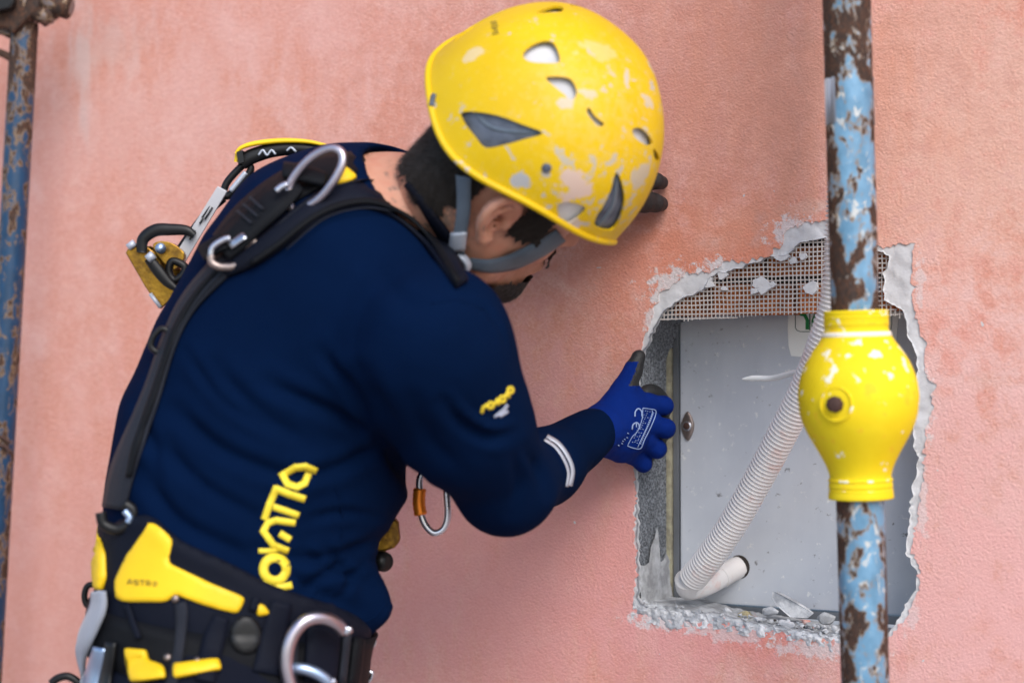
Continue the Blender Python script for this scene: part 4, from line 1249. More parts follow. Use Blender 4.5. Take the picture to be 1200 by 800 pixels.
palm |= (gpj[:, 0] > 742) & (away > .1) & (gpj[:, 1] < 470) & (gpj[:, 1] > 445)
glv = thing('x', '', '', V(700, 508, 2.19)); 
for k_ in ('label', 'category'): del glv[k_]
glv.name = 'glove'; glv.parent = person; glv.matrix_parent_inverse = world_of(person).inverted()
v, f = submesh(gv, gf, ~palm); mk('knit', v, f, M_glove, glv)
v, f = submesh(gv, gf, palm); mk('palm_coating', v, f, M_glovek, glv)
# black index side and tip as seen over the knuckle
v, f = tube(catmull([tuple(V(*p)) for p in [(753, 463, 2.236), (762, 461, 2.250), (772, 466, 2.262), (779, 474, 2.268)]], 6), [.0075, .0085, .0095, .0105, .0110, .0115, .0118, .012, .012, .012, .0118, .0112, .0108, .0102, .010, .0098, .0096, .0095, .0094][:19], 16)
mk('palm_coating', v, f, M_glovek, glv)
BG = bvh_of(gv, gf)
pr_parts = []
def gs(pts, wd=1.3, n=4): pr_parts.append(ribbon(pts, wd, BG, .0004, .0003, n, 1, 0))
gs([(743.8, 488), (744.3, 482), (748, 478.6), (751.6, 482), (752, 488)], 1.5)
gs([(740.5, 503), (741.5, 497.5), (745.5, 495), (748.6, 497.5), (749.2, 503)], 1.5); gs([(745.3, 495.5), (745.6, 500.5)], 1.3)
gs([(753, 478), (761, 479), (768, 480.5), (767.5, 488), (762, 501), (755, 515), (750.5, 525), (742, 524.5), (735, 522)], 1.0)
gs([(753, 478), (752, 491), (747, 505), (741, 511), (735, 522)], .8)
gs([(764, 480.5), (763.5, 488), (758, 501), (751, 515), (747, 524)], .8)
for t in np.linspace(.04, .96, 17):
    a0 = np.array([765.8, 482]) * (1 - t) + np.array([749.5, 521]) * t
    pr_parts.append(ribbon([tuple(a0 + (-1.0, -.6)), tuple(a0 + (1.1, .2))], 1.2, BG, .0004, .0003, 1, 1, 0))
    for c_ in range(3):
        b0 = a0 + np.array([-3.6 - 2.7 * c_, -1.0 - .6 * c_])
        if in_poly(b0[0], b0[1], [(753, 478), (768, 480), (762, 501), (750, 526), (735, 522), (741, 511), (752, 491)]) and rnd.random() < .85:
            pr_parts.append(ribbon([tuple(b0 + (-.7, .0)), tuple(b0 + (.8 * rnd.random(), .9 * rnd.uniform(-1, 1)))], .75, BG, .0004, .0003, 1, 1, 0))
for (a_, b_) in [(736, 507), (732, 514), (729, 519), (725, 521), (735, 512), (730, 516)]:
    pr_parts.append(ribbon([(a_ - 1, b_), (a_ + .6, b_ + 1)], 1.1, BG, .0004, .0003, 1, 1, 0))
v, f = merge(pr_parts); mk('print', v, f, M_glvprint, glv)
# --- far glove on the wall behind the helmet
yf = wY(775) - .012
ch2 = [[(V(712, 222, 2.205), .028), (V(735, 226, 2.215), .024)], [(V(735, 222, 2.215), .022), (V(752, 214, yf - .02), .012), (V(768, 212, yf - .008), .0095), (V(775, 214, yf), .0085)],
       [(V(735, 230, 2.215), .022), (V(755, 236, yf - .02), .013), (V(768, 238, yf - .01), .0105), (V(774, 239, yf), .0095)],
       [(V(728, 232, 2.215), .018), (V(734, 242, yf - .012), .011), (V(738, 246, yf), .0085), (V(742, 244, yf), .008)],
       [(V(730, 215, 2.215), .018), (V(742, 206, yf - .012), .011), (V(750, 203, yf), .0085), (V(756, 204, yf), .008)],
       [(V(722, 212, 2.21), .016), (V(728, 192, 2.22), .0115), (V(736, 180, yf), .009)]]
qv, qf = glove('g', ch2, .0022, None)
qn = vnormals(qv, qf); qc = np.array([qv[q].mean(0) for q in qf]); qp = proj(qc)
pal = (qp[:, 0] > 742) | ((np.array([qn[q].mean(0) for q in qf]) @ np.array(FW)) > .4)
glv2 = thing('x', '', '', V(715, 222, 2.21))
for k_ in ('label', 'category'): del glv2[k_]
glv2.name = 'glove'; glv2.parent = person; glv2.matrix_parent_inverse = world_of(person).inverted()
v, f = submesh(qv, qf, ~pal); mk('knit', v, f, M_glove, glv2)
v, f = submesh(qv, qf, pal); mk('palm_coating', v, f, M_glovek, glv2)

BS = bvh_of(sv, sf)
allv = np.concatenate([sv, tv]); allf = np.concatenate([sf, tf + len(sv)])
BA = bvh_of(allv, allf)
# sleeve details
v, f = ribbon([(641, 511), (655, 520), (666, 536), (671, 552), (668, 569)], 4.2, BS, .0004, .0006, 6, 2, 1); mk('reflective_stripe', v, f, M_refl, person)
v, f = ribbon([(638, 515), (651, 524), (661, 539), (666, 554), (664, 570)], 3.2, BS, .0004, .0006, 6, 2, 1); mk('reflective_stripe', v, f, M_refl, person)
for nm_, pth_ in (('side_seam', [(392, 566), (401, 600), (398, 640), (384, 672), (366, 700)]), ('armhole_seam', [(566, 362), (538, 352), (505, 356)]), ('hem_seam', [(452, 706), (440, 722), (424, 730)])):
    v, f = ribbon(pth_, 2.0, BS, .0000, .0007, 8, 2, 3); mk(nm_, v, f, M_navy, person)
# back print
lp_ = []
def dens(pts, step=2.0):
    out = [pts[0]]
    for a_, b_ in zip(pts[:-1], pts[1:]):
        k_ = max(1, int(math.dist(a_, b_) / step))
        out += [(a_[0] + (b_[0] - a_[0]) * i_ / k_, a_[1] + (b_[1] - a_[1]) * i_ / k_) for i_ in range(1, k_ + 1)]
    return out
def bs(pts, wd, closed=False, n=6):
    if closed: lp_.append(ribbon(pts, wd, BS, .0004, .0003, n, 2, 0, True))
    else:
        for a_, b_ in zip(pts[:-1], pts[1:]):
            L_ = math.dist(a_, b_); u_ = ((b_[0] - a_[0]) / L_, (b_[1] - a_[1]) / L_); e_ = wd * .28
            lp_.append(ribbon(dens([(a_[0] - u_[0] * e_, a_[1] - u_[1] * e_), (b_[0] + u_[0] * e_, b_[1] + u_[1] * e_)]), wd, BS, .0004 + .00004 * (len(lp_) % 4), .0003, 1, 2, 0))
bs([(322 + 13.3 * math.cos(a), 666.3 + 13.6 * math.sin(a)) for a in np.linspace(0, 2 * math.pi, 13)[:-1]], 10.5, True, 3)
bs([(309.5, 683.5), (321, 689.5), (340, 685.5)], 8)
bs([(304.5, 645), (314, 645), (325, 643)], 6)
bs([(336, 644.5), (320.4, 638.5), (308.6, 622), (314, 612), (324, 609.3), (344, 612)], 7.8)
bs([(329.4, 625.5), (338.4, 631)], 8)
bs([(310.3, 606.6), (316, 590), (323.8, 571.7)], 8.2)
bs([(322, 594), (334, 598), (348, 603)], 7.8)
bs([(325, 573), (340, 579), (355.5, 584)], 8.5)
bs([(330.5, 555), (337, 567), (348, 570.5), (357, 566), (361, 556)], 8)
bs([(332, 555.5), (346, 547.5), (358, 546.5), (369, 551)], 8)
v, f = merge(lp_); mk('back_print', v, f, M_logo, person)
lp_ = []
for i, c in enumerate([(567.5, 479), (575, 474.5), (582, 471), (588.5, 467.5), (594, 462.5), (598, 457)]):
    if i in (0,): bs([(564.5, 483), (566, 477.5), (570, 474.5), (573, 478)], 3.6, False, 4)
    elif i % 2: bs([(c[0] + 3 * math.cos(a), c[1] + 3.4 * math.sin(a)) for a in np.linspace(0, 2 * math.pi, 9)[:-1]], 3.2, True, 2)
    else: bs([(c[0] - 3, c[1] + 3), (c[0] + 1, c[1] - 3.5), (c[0] + 2, c[1] + 2.5)], 3.4, False, 4)
v, f = merge(lp_); mk('sleeve_print', v, f, M_logo, person)
lp_ = []
bs([(580, 488), (586, 483), (590, 480), (594, 475)], 3, False, 4); bs([(586, 487), (594, 482)], 3.4, False, 4)
v, f = merge(lp_); mk('sleeve_print', v, f, M_logow, person)

# ================================================================== HELMET
helm = thing('climbing_helmet', 'scuffed yellow climbing helmet on the worker\'s head', 'helmet', HO)
KF = Vector((0.7798, 0.5412, -0.3148)).normalized(); KU = Vector((0.6197, -0.596, 0.5106)); KU = (KU - KF * KU.dot(KF)).normalized(); KR = KF.cross(KU)
HC = Vector((0.0277, 1.9678, 1.5337))
HCM = Matrix(((KF.x, KR.x, KU.x, HC.x), (KF.y, KR.y, KU.y, HC.y), (KF.z, KR.z, KU.z, HC.z), (0, 0, 0, 1)))
LA, LB, LCc = .1362, .1325, .135
RC = (-0.0097, -0.0156, -0.027, -0.008, -0.0013, -0.005)
def rim_u(q):           # rim height by angle; q=0 front
    return sum(c_ * math.cos(k_ * q) for k_, c_ in enumerate(RC))
def dome(q, t, k=1.0):
    """t=0 rim, 1 crown"""
    ru = rim_u(q)
    ph = t * math.pi / 2
    cx = math.cos(ph) ** .86; sz = math.sin(ph) ** .98
    a = LA
    x = a * math.cos(q) * cx * k; y = LB * math.sin(q) * cx * k
    z_ = ru + (LCc - ru) * sz
    z_ *= k
    # flare of the rim
    fl = math.exp(-t / .03) * .0015
    x *= 1 + fl / a * 1.5; y *= 1 + fl / LB * 1.5
    # soft ridge: crown raised against the sides
    rr_ = abs(y) / LB
    z_ += .003 * math.exp(-(rr_ / .45) ** 4) * math.sin(ph) if k == 1.0 else 0
    return Vector((x, y, z_))
NQ, NT = 120, 48
def dome_mesh(k=1.0, nq=NQ, nt_=NT):
    vs = []; fs = []
    for j in range(nt_):
        t = (j / nt_) ** 1.1
        for i in range(nq): vs.append(dome(2 * math.pi * i / nq, t, k))
    vs.append(dome(0, 1, k))
    for j in range(nt_ - 1):
        for i in range(nq):
            a = j * nq + i; b = j * nq + (i + 1) % nq; fs.append((a, b, b + nq, a + nq))
    top = len(vs) - 1
    for i in range(nq): fs.append(((nt_ - 1) * nq + i, (nt_ - 1) * nq + (i + 1) % nq, top))
    return vs, fs
dv, df = dome_mesh()
dvw = [HCM @ v_ for v_ in dv]; BHm = BVHTree.FromPolygons([tuple(q) for q in dvw], df)
lv, lf = dome_mesh(.955, 72, 28); lvw = [HCM @ v_ for v_ in lv]; BLn = BVHTree.FromPolygons([tuple(q) for q in lvw], lf)
HCI = HCM.inverted()
def hloc(px, py): q, _ = cast(BHm, px, py); return tuple(HCI @ q)
HP = {'wear': hloc(720, 130), 'marks': []}
for (px, py, r, col, k) in [(668, 214, (.017, .017, .017), (.62, .46, .38), 1), (672, 222, (.015, .013, .015), (.62, .46, .38), 1), (612, 212, (.011, .007, .011), (.38, .40, .45), .9), (750, 208, (.014, .014, .02), (.45, .42, .40), .75),
                            (557, 62, (.009, .009, .012), (.66, .52, .30), .8), (640, 205, (.010, .004, .004), (.40, .40, .42), .8), (672, 262, (.02, .006, .006), (.50, .44, .45), .8), (690, 110, (.01, .005, .006), (.5, .45, .38), .7),
                            (735, 92, (.004, .01, .014), (.5, .46, .40), .8), (662, 122, (.008, .006, .006), (.5, .45, .38), .8), (760, 120, (.01, .006, .008), (.5, .46, .42), .7), (700, 60, (.02, .014, .014), (.66, .52, .25), .5)]:
    HP['marks'].append((hloc(px, py), r, col, k))
M_helm = helmet_mat(None)
shell = mk('shell', dv, df, M_helm, helm, True, HCM)
sol = shell.modifiers.new('thickness', 'SOLIDIFY'); sol.thickness = .0028; sol.offset = -1
# vent openings cut through the shell
VENTS = {'dark': [[(540, 133), (556, 131), (585, 136), (612, 146), (636, 156), (615, 163), (590, 170), (568, 173), (556, 160), (545, 146)],
                  [(722, 202), (729, 215), (732, 235), (727, 256), (716, 270), (698, 265), (699, 254), (708, 240), (716, 222)]],
         'light': [[(613, 64), (622, 54), (638, 48), (650, 52), (656, 72), (640, 74), (620, 72)], [(640, 91), (658, 90), (670, 94), (676, 108), (670, 117), (658, 108), (648, 100)],
                   [(690, 126), (698, 137), (708, 145), (703, 148), (694, 141), (688, 132)], [(741, 152), (750, 150), (760, 158), (765, 168), (757, 170), (745, 162)], [(766, 174), (772, 182), (772, 190), (767, 184)],
                   [(654, 240), (668, 237), (686, 243), (679, 254), (664, 262), (655, 252)]]}
cutv, cutf = [], []
def prism(loc_pts, nrm, h):
    n = len(loc_pts); k = len(cutv)
    for s_ in (-h, h):
        for p in loc_pts: cutv.append(tuple(p + nrm * s_))
    a = loc_pts[0]; area = Vector((0, 0, 0))
    for i in range(1, n - 1): area += (loc_pts[i] - a).cross(loc_pts[i + 1] - a)
    flip = area.dot(nrm) < 0
    cutf.append(tuple(k + i for i in range(n))[::(1 if flip else -1)]); cutf.append(tuple(k + n + i for i in range(n))[::(-1 if flip else 1)])
    for i in range(n):
        j = (i + 1) % n; q = (k + i, k + j, k + n + j, k + n + i); cutf.append(q[::-1] if flip else q)
for kind in VENTS:
    for poly in VENTS[kind]:
        P = [tuple(q) for q in catmull_closed(poly, 3)]
        pts = []; ns = Vector((0, 0, 0))
        for q in P:
            h_, n__ = cast(BHm, *q); pts.append(HCI @ h_); ns += HCI.to_3x3() @ n__
        ns.normalize(); prism(pts, ns, .012)
        if min(abs(p.y) for p in pts) > .02:
            prism([Vector((p.x, -p.y, p.z)) for p in pts][::-1], Vector((ns.x, -ns.y, ns.z)), .012)
cm_ = bpy.data.meshes.new('cut'); cm_.from_pydata(cutv, [], cutf); cm_.update()
cuto = bpy.data.objects.new('cut', cm_); COL.objects.link(cuto); cuto.matrix_basis = HCM
bo = shell.modifiers.new('vents', 'BOOLEAN'); bo.operation = 'DIFFERENCE'; bo.solver = 'EXACT'; bo.object = cuto; bo.use_self = True
bpy.context.view_layer.update()
dg = bpy.context.evaluated_depsgraph_get()
nm = bpy.data.meshes.new_from_object(shell.evaluated_get(dg))
shell.modifiers.clear(); shell.data = nm
bpy.data.objects.remove(cuto)
nm.polygons.foreach_set('use_smooth', np.ones(len(nm.polygons), dtype=bool))
try: nm.set_sharp_from_angle(angle=rad(40))
except Exception: pass
mk('liner', lv, lf, M_liner, helm, True, HCM)
rimp = [HCM @ (dome(2 * math.pi * i / 90, .012) * 1.0 + Vector((0, 0, -.002))) for i in range(90)]
v, f = tube(rimp, .0036, 12, True, 1.0); mk('rim', v, f, M_helm, helm)
for poly in VENTS['dark']:
    c0 = np.mean(np.array(poly), axis=0); p2 = [tuple(c0 + (np.array(p) - c0) * 1.12) for p in poly]
    v, f = patch(p2, BLn, .0010, .0008, 5, 3); gr = mk('vent_grille', v, f, M_grille, helm)
    for t in (.3, .5, .7):
        a_ = np.array(poly[0]) * (1 - t) + np.array(poly[len(poly) // 2 + 1]) * t
    ln = [poly[1], tuple(c0), poly[4]] if poly[0][0] < 600 else [poly[0], tuple(c0), poly[5]]
    v, f = ribbon(ln, 4, BLn, .0018, .0014, 5, 2, 1); mk('grille_bar', v, f, M_strap, gr)
for (px, py, r) in [(640.5, 197, .0048)]:
    h_, n__ = cast(BHm, px, py); mm = n__.to_track_quat('Z', 'Y').to_matrix().to_4x4(); mm.translation = h_
    v, f = lathe([(.0001, .0022), (r * .6, .0021), (r, .0012), (r * 1.05, -.001)], 20); mk('rivet', v, f, M_grille, helm, True, mm)
v, f = merge([ribbon(pts, .9, BHm, .0003, .0002, 2, 1, 0) for pts in ([(575, 27), (582, 26)], [(575.5, 30), (583, 28.5)], [(576, 33.5), (584, 31)], [(576, 33), (583, 35.5)], [(577.5, 38), (584, 37)], [(577, 41), (584.5, 39.5)])])
mk('shell_print', v, f, M_ink, helm)
# headlamp clip at the back
h_, n__ = cast(BHm, 508, 118); v, f = box(.007, .005, .014, (0, 0, 0), .002)
mm = n__.to_track_quat('X', 'Z').to_matrix().to_4x4(); mm.translation = h_; mk('lamp_clip', v, f, M_grille, helm, True, mm)
# chin straps
v, f = ribbon([(549, 203), (547, 225), (544, 250), (541, 275)], [17, 16, 15, 14], BH, .010, .0018, 6, 3, 4); mk('chin_strap', v, f, M_strap, helm)
v, f = ribbon([(541, 266), (540.5, 286)], 18, BH, .011, .0026, 6, 3, 2); mk('strap_keeper', v, f, M_refl, helm)
v, f = ribbon([(552, 306), (575, 309), (605, 301), (635, 286), (655, 272)], [13, 16, 18, 18, 16], BH, .004, .0018, 6, 3, 4); mk('chin_strap', v, f, M_strap, helm)
h_, n__ = cast(BH, 545, 302); mm = n__.to_track_quat('Z', 'Y').to_matrix().to_4x4(); mm.translation = h_ + n__ * .008
v, f = lathe([(.0075, .0055), (.0085, .007), (.0115, .007), (.0128, .005), (.0130, 0)], 28); bk_ = mk('strap_buckle', v, f, M_refl, helm, True, mm)
v, f = lathe([(.0001, .004), (.007, .004), (.0085, .003)], 24); mk('buckle_centre', v, f, M_grille, bk_, True, mm)
v, f = ribbon([(541, 288), (545, 302)], 12, BH, .008, .002, 4, 2, 1); mk('chin_strap', v, f, M_strap, helm)
v, f = tube([hp(.10, .02, -.115), hp(.085, .0, -.122), hp(.07, -.02, -.115)], .004, 8); mk('chin_cup', v, f, M_strap, helm)

# ================================================================== HARNESS
har = thing('safety_harness', 'black and yellow climbing harness over the navy sweater with back ring and padded waist belt', 'harness', V(270, 740, 2.0))
def strap(path, wd, mat=M_web, off=.001, th=.0025, name='strap', bv=None, n=6, sm=5, across=4, parent=har):
    v, f = ribbon(path, wd, bv or BA, off, th, n, across, sm); return mk(name, v, f, mat, parent)
# padded yoke towards the far shoulder
strap([(262, 286), (290, 256), (330, 226), (375, 203), (410, 196), (452, 203), (478, 222)], [26, 34, 38, 36, 30, 26, 22], M_web, .002, .004, 'shoulder_pad')
strap([(540, 336), (524, 310), (504, 276), (472, 246), (436, 231), (400, 233), (365, 251), (330, 278), (298, 302), (266, 318)], [14, 20, 28, 30, 31, 30, 28, 26, 22, 16], M_webn, .003, .006, 'shoulder_pad')
strap([(534, 338), (510, 300), (478, 262), (437, 242), (400, 246), (366, 262), (332, 290), (300, 312)], 6, M_web, .0095, .002, 'pad_piping')
v, f = patch([(390, 222), (398, 203), (416, 216)], BA, .010, .003, 5, 4); mk('yellow_patch', v, f, M_pad, har)
# webbing from the ring down to the buckle
strap([(350, 222), (330, 240), (305, 262), (284, 284), (268, 298)], [24, 32, 32, 30, 28], M_web, .0105, .003, 'ring_webbing')
for a_, b_ in (((303, 240), (318, 254)), ((296, 248), (312, 262)), ((289, 256), (305, 270))):
    strap([a_, b_], 3.4, M_web2, .0150, .001, 'bar_tack', n=4, sm=0, across=2)
def ring3(pts, r, mat, bv, off, name, parent, closed=True, n=6, seg=14, flat=1.0):
    P = []
    for p in pts:
        h_, n__ = cast(bv, p[0], p[1]); P.append(tuple(h_ + (n__ * .5 - FW * .5).normalized() * (off + (p[2] if len(p) > 2 else 0))))
    c = catmull_closed(P, n) if closed else catmull(P, n)
    v, f = tube(c, r, seg, closed, flat); return mk(name, v, f, mat, parent)
Yr = (cast(BA, 365, 225)[0] - CAM).dot(FW)
def ringY(pts, Y0, r, mat, name, parent, closed=True, n=6, seg=14, dy=0.0):
    P = [tuple(V(p[0], p[1], Y0 + (p[2] if len(p) > 2 else 0))) for p in pts]
    c = catmull_closed(P, n) if closed else catmull(P, n)
    v, f = tube(c, r, seg, closed); return mk(name, v, f, mat, parent)
ringY([(342, 246, -.012), (356, 244, -.016), (374, 233, -.022), (390, 214, -.028), (401, 193, -.03), (400, 179, -.028), (387, 174, -.024), (366, 184, -.018), (348, 203, -.012), (339, 222, -.008)], Yr, .0044, M_steelp, 'dorsal_ring', har)
strap([(338, 214), (362, 218), (384, 224)], [15, 17, 14], M_web, .016, .004, 'ring_keeper')
h_, n__ = cast(BA, 330, 220); ringY([(324, 224), (330, 219), (337, 216)], Yr - .022, .0035, M_steel, 'ring_rivet', har, False)
# lower back buckle
Yb = (cast(BA, 268, 300)[0] - CAM).dot(FW)
ringY([(247, 300), (250, 289), (262, 281), (270, 279)], Yb - .018, .0032, M_steel, 'back_buckle', har, False)
ringY([(247, 299), (249, 308), (260, 313), (278, 311), (292, 301), (301, 288), (296, 283), (286, 289)], Yb - .018, .0040, M_bronze, 'back_buckle', har, False)
strap([(258, 290), (266, 304)], [30, 30], M_web, .014, .003, 'buckle_webbing')
strap([(281, 296), (298, 284)], 7, M_steel, .016, .002, 'buckle_bar', n=4, sm=0)
# long back strap
strap([(272, 304), (246, 330), (222, 358), (206, 388), (194, 420), (184, 452), (170, 490), (156, 525), (144, 560), (137, 596)], [28, 25, 21, 18, 18, 20, 23, 26, 28, 26], M_web2, .003, .003, 'back_strap', sm=8)
strap([(262, 316), (236, 345), (214, 380), (202, 412), (190, 450), (176, 490), (165, 520), (156, 560)], [4, 5, 6, 6, 7, 8, 8, 6], M_web, .0065, .0015, 'back_strap_fold', sm=6)
for pth_, off_ in (([(283, 303), (256, 332), (231, 361), (213, 391), (201, 422), (192, 454)], .0062), ([(514, 300), (486, 266), (440, 250), (400, 254), (372, 268), (340, 296)], .0088), ([(490, 236), (452, 216), (404, 222), (366, 240), (330, 268)], .0090)):
    v, f = ribbon(pth_, 1.3, BA, off_, .0004, 6, 1, 2); mk('stitching', v, f, M_web2, har)
ringY([(180, 394), (190, 385), (199, 392), (194, 408), (184, 412), (177, 405)], (cast(BA, 192, 400)[0] - CAM).dot(FW) - .006, .0032, M_blackp, 'elastic_loop', har)
Yk = (cast(BA, 145, 603)[0] - CAM).dot(FW)
ringY([(118, 600), (122, 614), (138, 620), (152, 612), (156, 598), (146, 590)], Yk - .012, .0058, M_blackp, 'adjuster_ring', har, False)
ringY([(146, 598), (152, 606), (150, 612)], Yk - .018, .0036, M_steelb, 'adjuster_pin', har, False)
strap([(130, 612), (128, 640), (130, 670), (126, 700)], [22, 24, 20, 18], M_webn, .003, .004, 'side_strap')
# belt: padding, yellow pads, webbing
v, f = patch([(160, 604), (180, 606), (215, 634), (260, 655), (320, 685), (380, 706), (425, 727), (434, 748), (426, 800), (405, 822), (250, 830), (115, 830), (108, 770), (112, 700), (118, 640), (138, 612)], BA, .001, .007, 9, 14); mk('waist_padding', v, f, M_webn, har)
# second skin the details lie on
pv = np.concatenate([allv, np.array(v)]); pf_ = [tuple(int(i) for i in q) for q in allf] + [tuple(i + len(allv) for i in q) for q in f]
BP = BVHTree.FromPolygons([tuple(q) for q in pv], pf_)
def pad(poly, rr_=4, th=.0032, name='yellow_pad', mat=None, off=.001):
    v, f = patch(cornered(poly, rr_), BP, off, th, 5, 3, False); return mk(name, v, f, mat or M_pad, har)
pad([(177, 611), (203, 631), (197, 659), (245, 682), (288, 700), (279, 719), (240, 709), (206, 696), (196, 705), (150, 705), (137, 702), (135, 680), (150, 650)], 6)
pad([(297, 706), (309, 708), (317, 719), (302, 722)], 3)
pad([(114, 614), (119, 620), (124, 650), (125, 676), (121, 692), (113, 690), (110, 650)], 3, .004, off=.002)
pad([(151, 758), (175, 760), (179, 777), (196, 785), (197, 797), (158, 802)], 3, off=.007)
pad([(206, 783), (256, 776), (259, 788), (206, 798)], 3, off=.007)
sp = []
def ps(pts): sp.append(ribbon(pts, 1.5, BP, .0044, .0004, 3, 1, 0))
x0, y0 = 153, 678
for g_, pts in enumerate([[[(0, 6), (2.5, 0), (5, 6)], [(1.2, 4), (3.8, 4)]], [[(5, 1), (1, 1), (1, 3.2), (5, 3.6), (5, 6), (1, 6)]], [[(0, .5), (6, .5)], [(3, .5), (3, 6)]], [[(1, 6), (1, .5), (4.6, 1), (4.6, 3), (1, 3.4)], [(2.4, 3.4), (5, 6)]], [[(1, 3), (3, .6), (5.2, 3), (3, 6), (1, 3.2)]]]):
    for st in pts: ps([(x0 + g_ * 7 + a * 1.05, y0 + g_ * .6 + b) for a, b in st])
v, f = merge(sp); mk('pad_print', v, f, M_padtxt, har)
# main webbing belt, wrapped right round the hips
def belt(name, l, r, dz0, w_, off, mat, th=.004, nseg=64, y0_=2.0, hd=.13):
    """closed band round the trunk through photo points l and r (left and right outline)"""
    a = V(l[0], l[1], y0_); b = V(r[0], r[1], y0_); c = (a + b) / 2; ex = (b - a).normalized(); ey = FW; ez = ex.cross(ey) * 1
    if ez.z < 0: ez = -ez
    vs = []
    A_ = 5
    for i in range(nseg):
        q = 2 * math.pi * i / nseg; d = (ex * math.cos(q) + ey * math.sin(q))
        for k in range(A_):
            cc_ = c + ez * w_ * (k / (A_ - 1) - .5)
            h = BA.ray_cast(cc_ + d * .5, -d)
            p = h[0] if h[0] is not None else cc_ + d * .15
            vs.append(p + d * (off + th * (.6 if k in (0, A_ - 1) else 1)))
    arr = np.array([tuple(p) for p in vs]).reshape(nseg, A_, 3)
    for _ in range(4): arr = (np.roll(arr, 1, 0) + 2 * arr + np.roll(arr, -1, 0)) / 4
    cen_ = arr.mean(axis=(0, 1)); inner = arr + (cen_ - arr) / np.linalg.norm(cen_ - arr, axis=2)[..., None] * th
    V0 = [tuple(x) for x in arr.reshape(-1, 3)] + [tuple(x) for x in inner.reshape(-1, 3)]; K = nseg * A_; F0 = []
    for i in range(nseg):
        j = (i + 1) % nseg
        for k in range(A_ - 1):
            F0.append((i * A_ + k, j * A_ + k, j * A_ + k + 1, i * A_ + k + 1)); F0.append((K + i * A_ + k, K + i * A_ + k + 1, K + j * A_ + k + 1, K + j * A_ + k))
        F0.append((i * A_, K + i * A_, K + j * A_, j * A_)); F0.append((i * A_ + A_ - 1, j * A_ + A_ - 1, K + j * A_ + A_ - 1, K + i * A_ + A_ - 1))
    return mk(name, V0, F0, mat, har), V0, F0
bo_, bv_, bf_ = belt('waist_belt', (108, 728), (432, 772), 0, .054, .0085, M_web)
pv = np.concatenate([pv, np.array(bv_)]); pf_ = pf_ + [tuple(i + len(pv) - len(bv_) for i in q) for q in bf_]
BP2 = BVHTree.FromPolygons([tuple(q) for q in pv], pf_)
def s2(path, wd, mat, off=.001, th=.003, name='strap', sm=2, n=5, parent=har): return strap(path, wd, mat, off, th, name, BP2, n, sm)
s2([(212, 706), (214, 715), (213, 740), (208, 780), (200, 810)], [12, 14, 12, 12, 12], M_web2, .002, .003, 'leg_strap')
s2([(260, 722), (252, 745), (246, 770), (240, 800)], [18, 26, 26, 24], M_webn, .001, .004, 'gear_webbing')
s2([(296, 715), (300, 700)], 10, M_webn, .002, .003, 'keeper_loop')
s2([(330, 705), (322, 740), (312, 790)], [24, 30, 34], M_webn, .001, .003, 'gear_webbing')
v, f = patch([(288 + 19 * math.cos(a), 744 + 23 * math.sin(a)) for a in np.linspace(0, 6.28, 10)[:-1]], BP2, .001, .0030, 5, 8); mk('plastic_cap', v, f, M_blackp, har)
v, f = patch([(360, 730), (398, 738), (392, 800), (356, 798)], BP2, .001, .005, 6, 6, False); mk('buckle_panel', v, f, M_webn, har)
s2([(404, 742), (398, 800)], 8, M_web2, .003, .003, 'belt_tail'); s2([(345, 728), (341, 800)], 8, M_web2, .003, .003, 'belt_tail'); s2([(418, 746), (410, 806)], 12, M_web, .003, .004, 'belt_tail')
s2([(150, 708), (157, 728), (164, 748)], 7, M_webn, .002, .002, 'belt_stitching')
for (px, py) in ((206, 701), (197, 770), (232, 774), (385, 728)):
    h_, n__ = cast(BP2, px, py); mm = n__.to_track_quat('Z', 'Y').to_matrix().to_4x4(); mm.translation = h_
    v, f = lathe([(.0001, .004), (.0030, .0036), (.0042, .001)], 16); mk('stud', v, f, M_bronze, har, True, mm)
Yh = (cast(BP2, 360, 760)[0] - CAM).dot(FW)
ringY([(402, 738, .0), (392, 729, -.012), (376, 723, -.022), (358, 727, -.03), (344, 742, -.034), (337, 762, -.036), (336, 785, -.036), (342, 808, -.034), (352, 828, -.03), (376, 842, -.02), (400, 836, -.01)], Yh, .0066, M_steelp, 'hip_ring', har, False, 8, 18)
ringY([(404 + 0, 741), (410, 737), (398, 736)], Yh - .004, .0035, M_steel, 'hip_ring_pin', har, False)
# gear loops left
s2([(122, 692), (122, 712), (110, 740), (98, 768), (90, 800), (88, 825)], [14, 17, 17, 16, 18, 18], M_web3, .006, .004, 'gear_loop', 3)
s2([(121, 758), (116, 780), (108, 812)], [14, 16, 16], M_steelb, .004, .003, 'gear_loop', 2)
s2([(133, 752), (130, 780), (124, 815)], [12, 12, 12], M_blackp, .003, .003, 'gear_loop', 2)
ringY([(112, 684), (103, 686), (99, 696), (101, 707), (108, 713)], 2.0, .0034, M_blackp, 'hook', har, False)
ringY([(60, 800), (68, 794), (80, 792), (92, 800), (96, 815)], 1.97, .0042, M_blackp, 'gear_hanger', har, False)
# right front bits
ringY([(430, 742), (437, 744), (440, 752), (436, 758), (431, 757)], 2.02, .0017, M_steel, 'front_ring', har)
v, f = plate([(424, 740), (436, 741), (434, 748), (426, 748)], 2.01, .006); mk('front_tab', v, f, M_gold, har, False)
ringY([(426, 800), (434, 796), (436, 788), (430, 786)], 2.0, .0022, M_steel, 'front_ring', har, False)
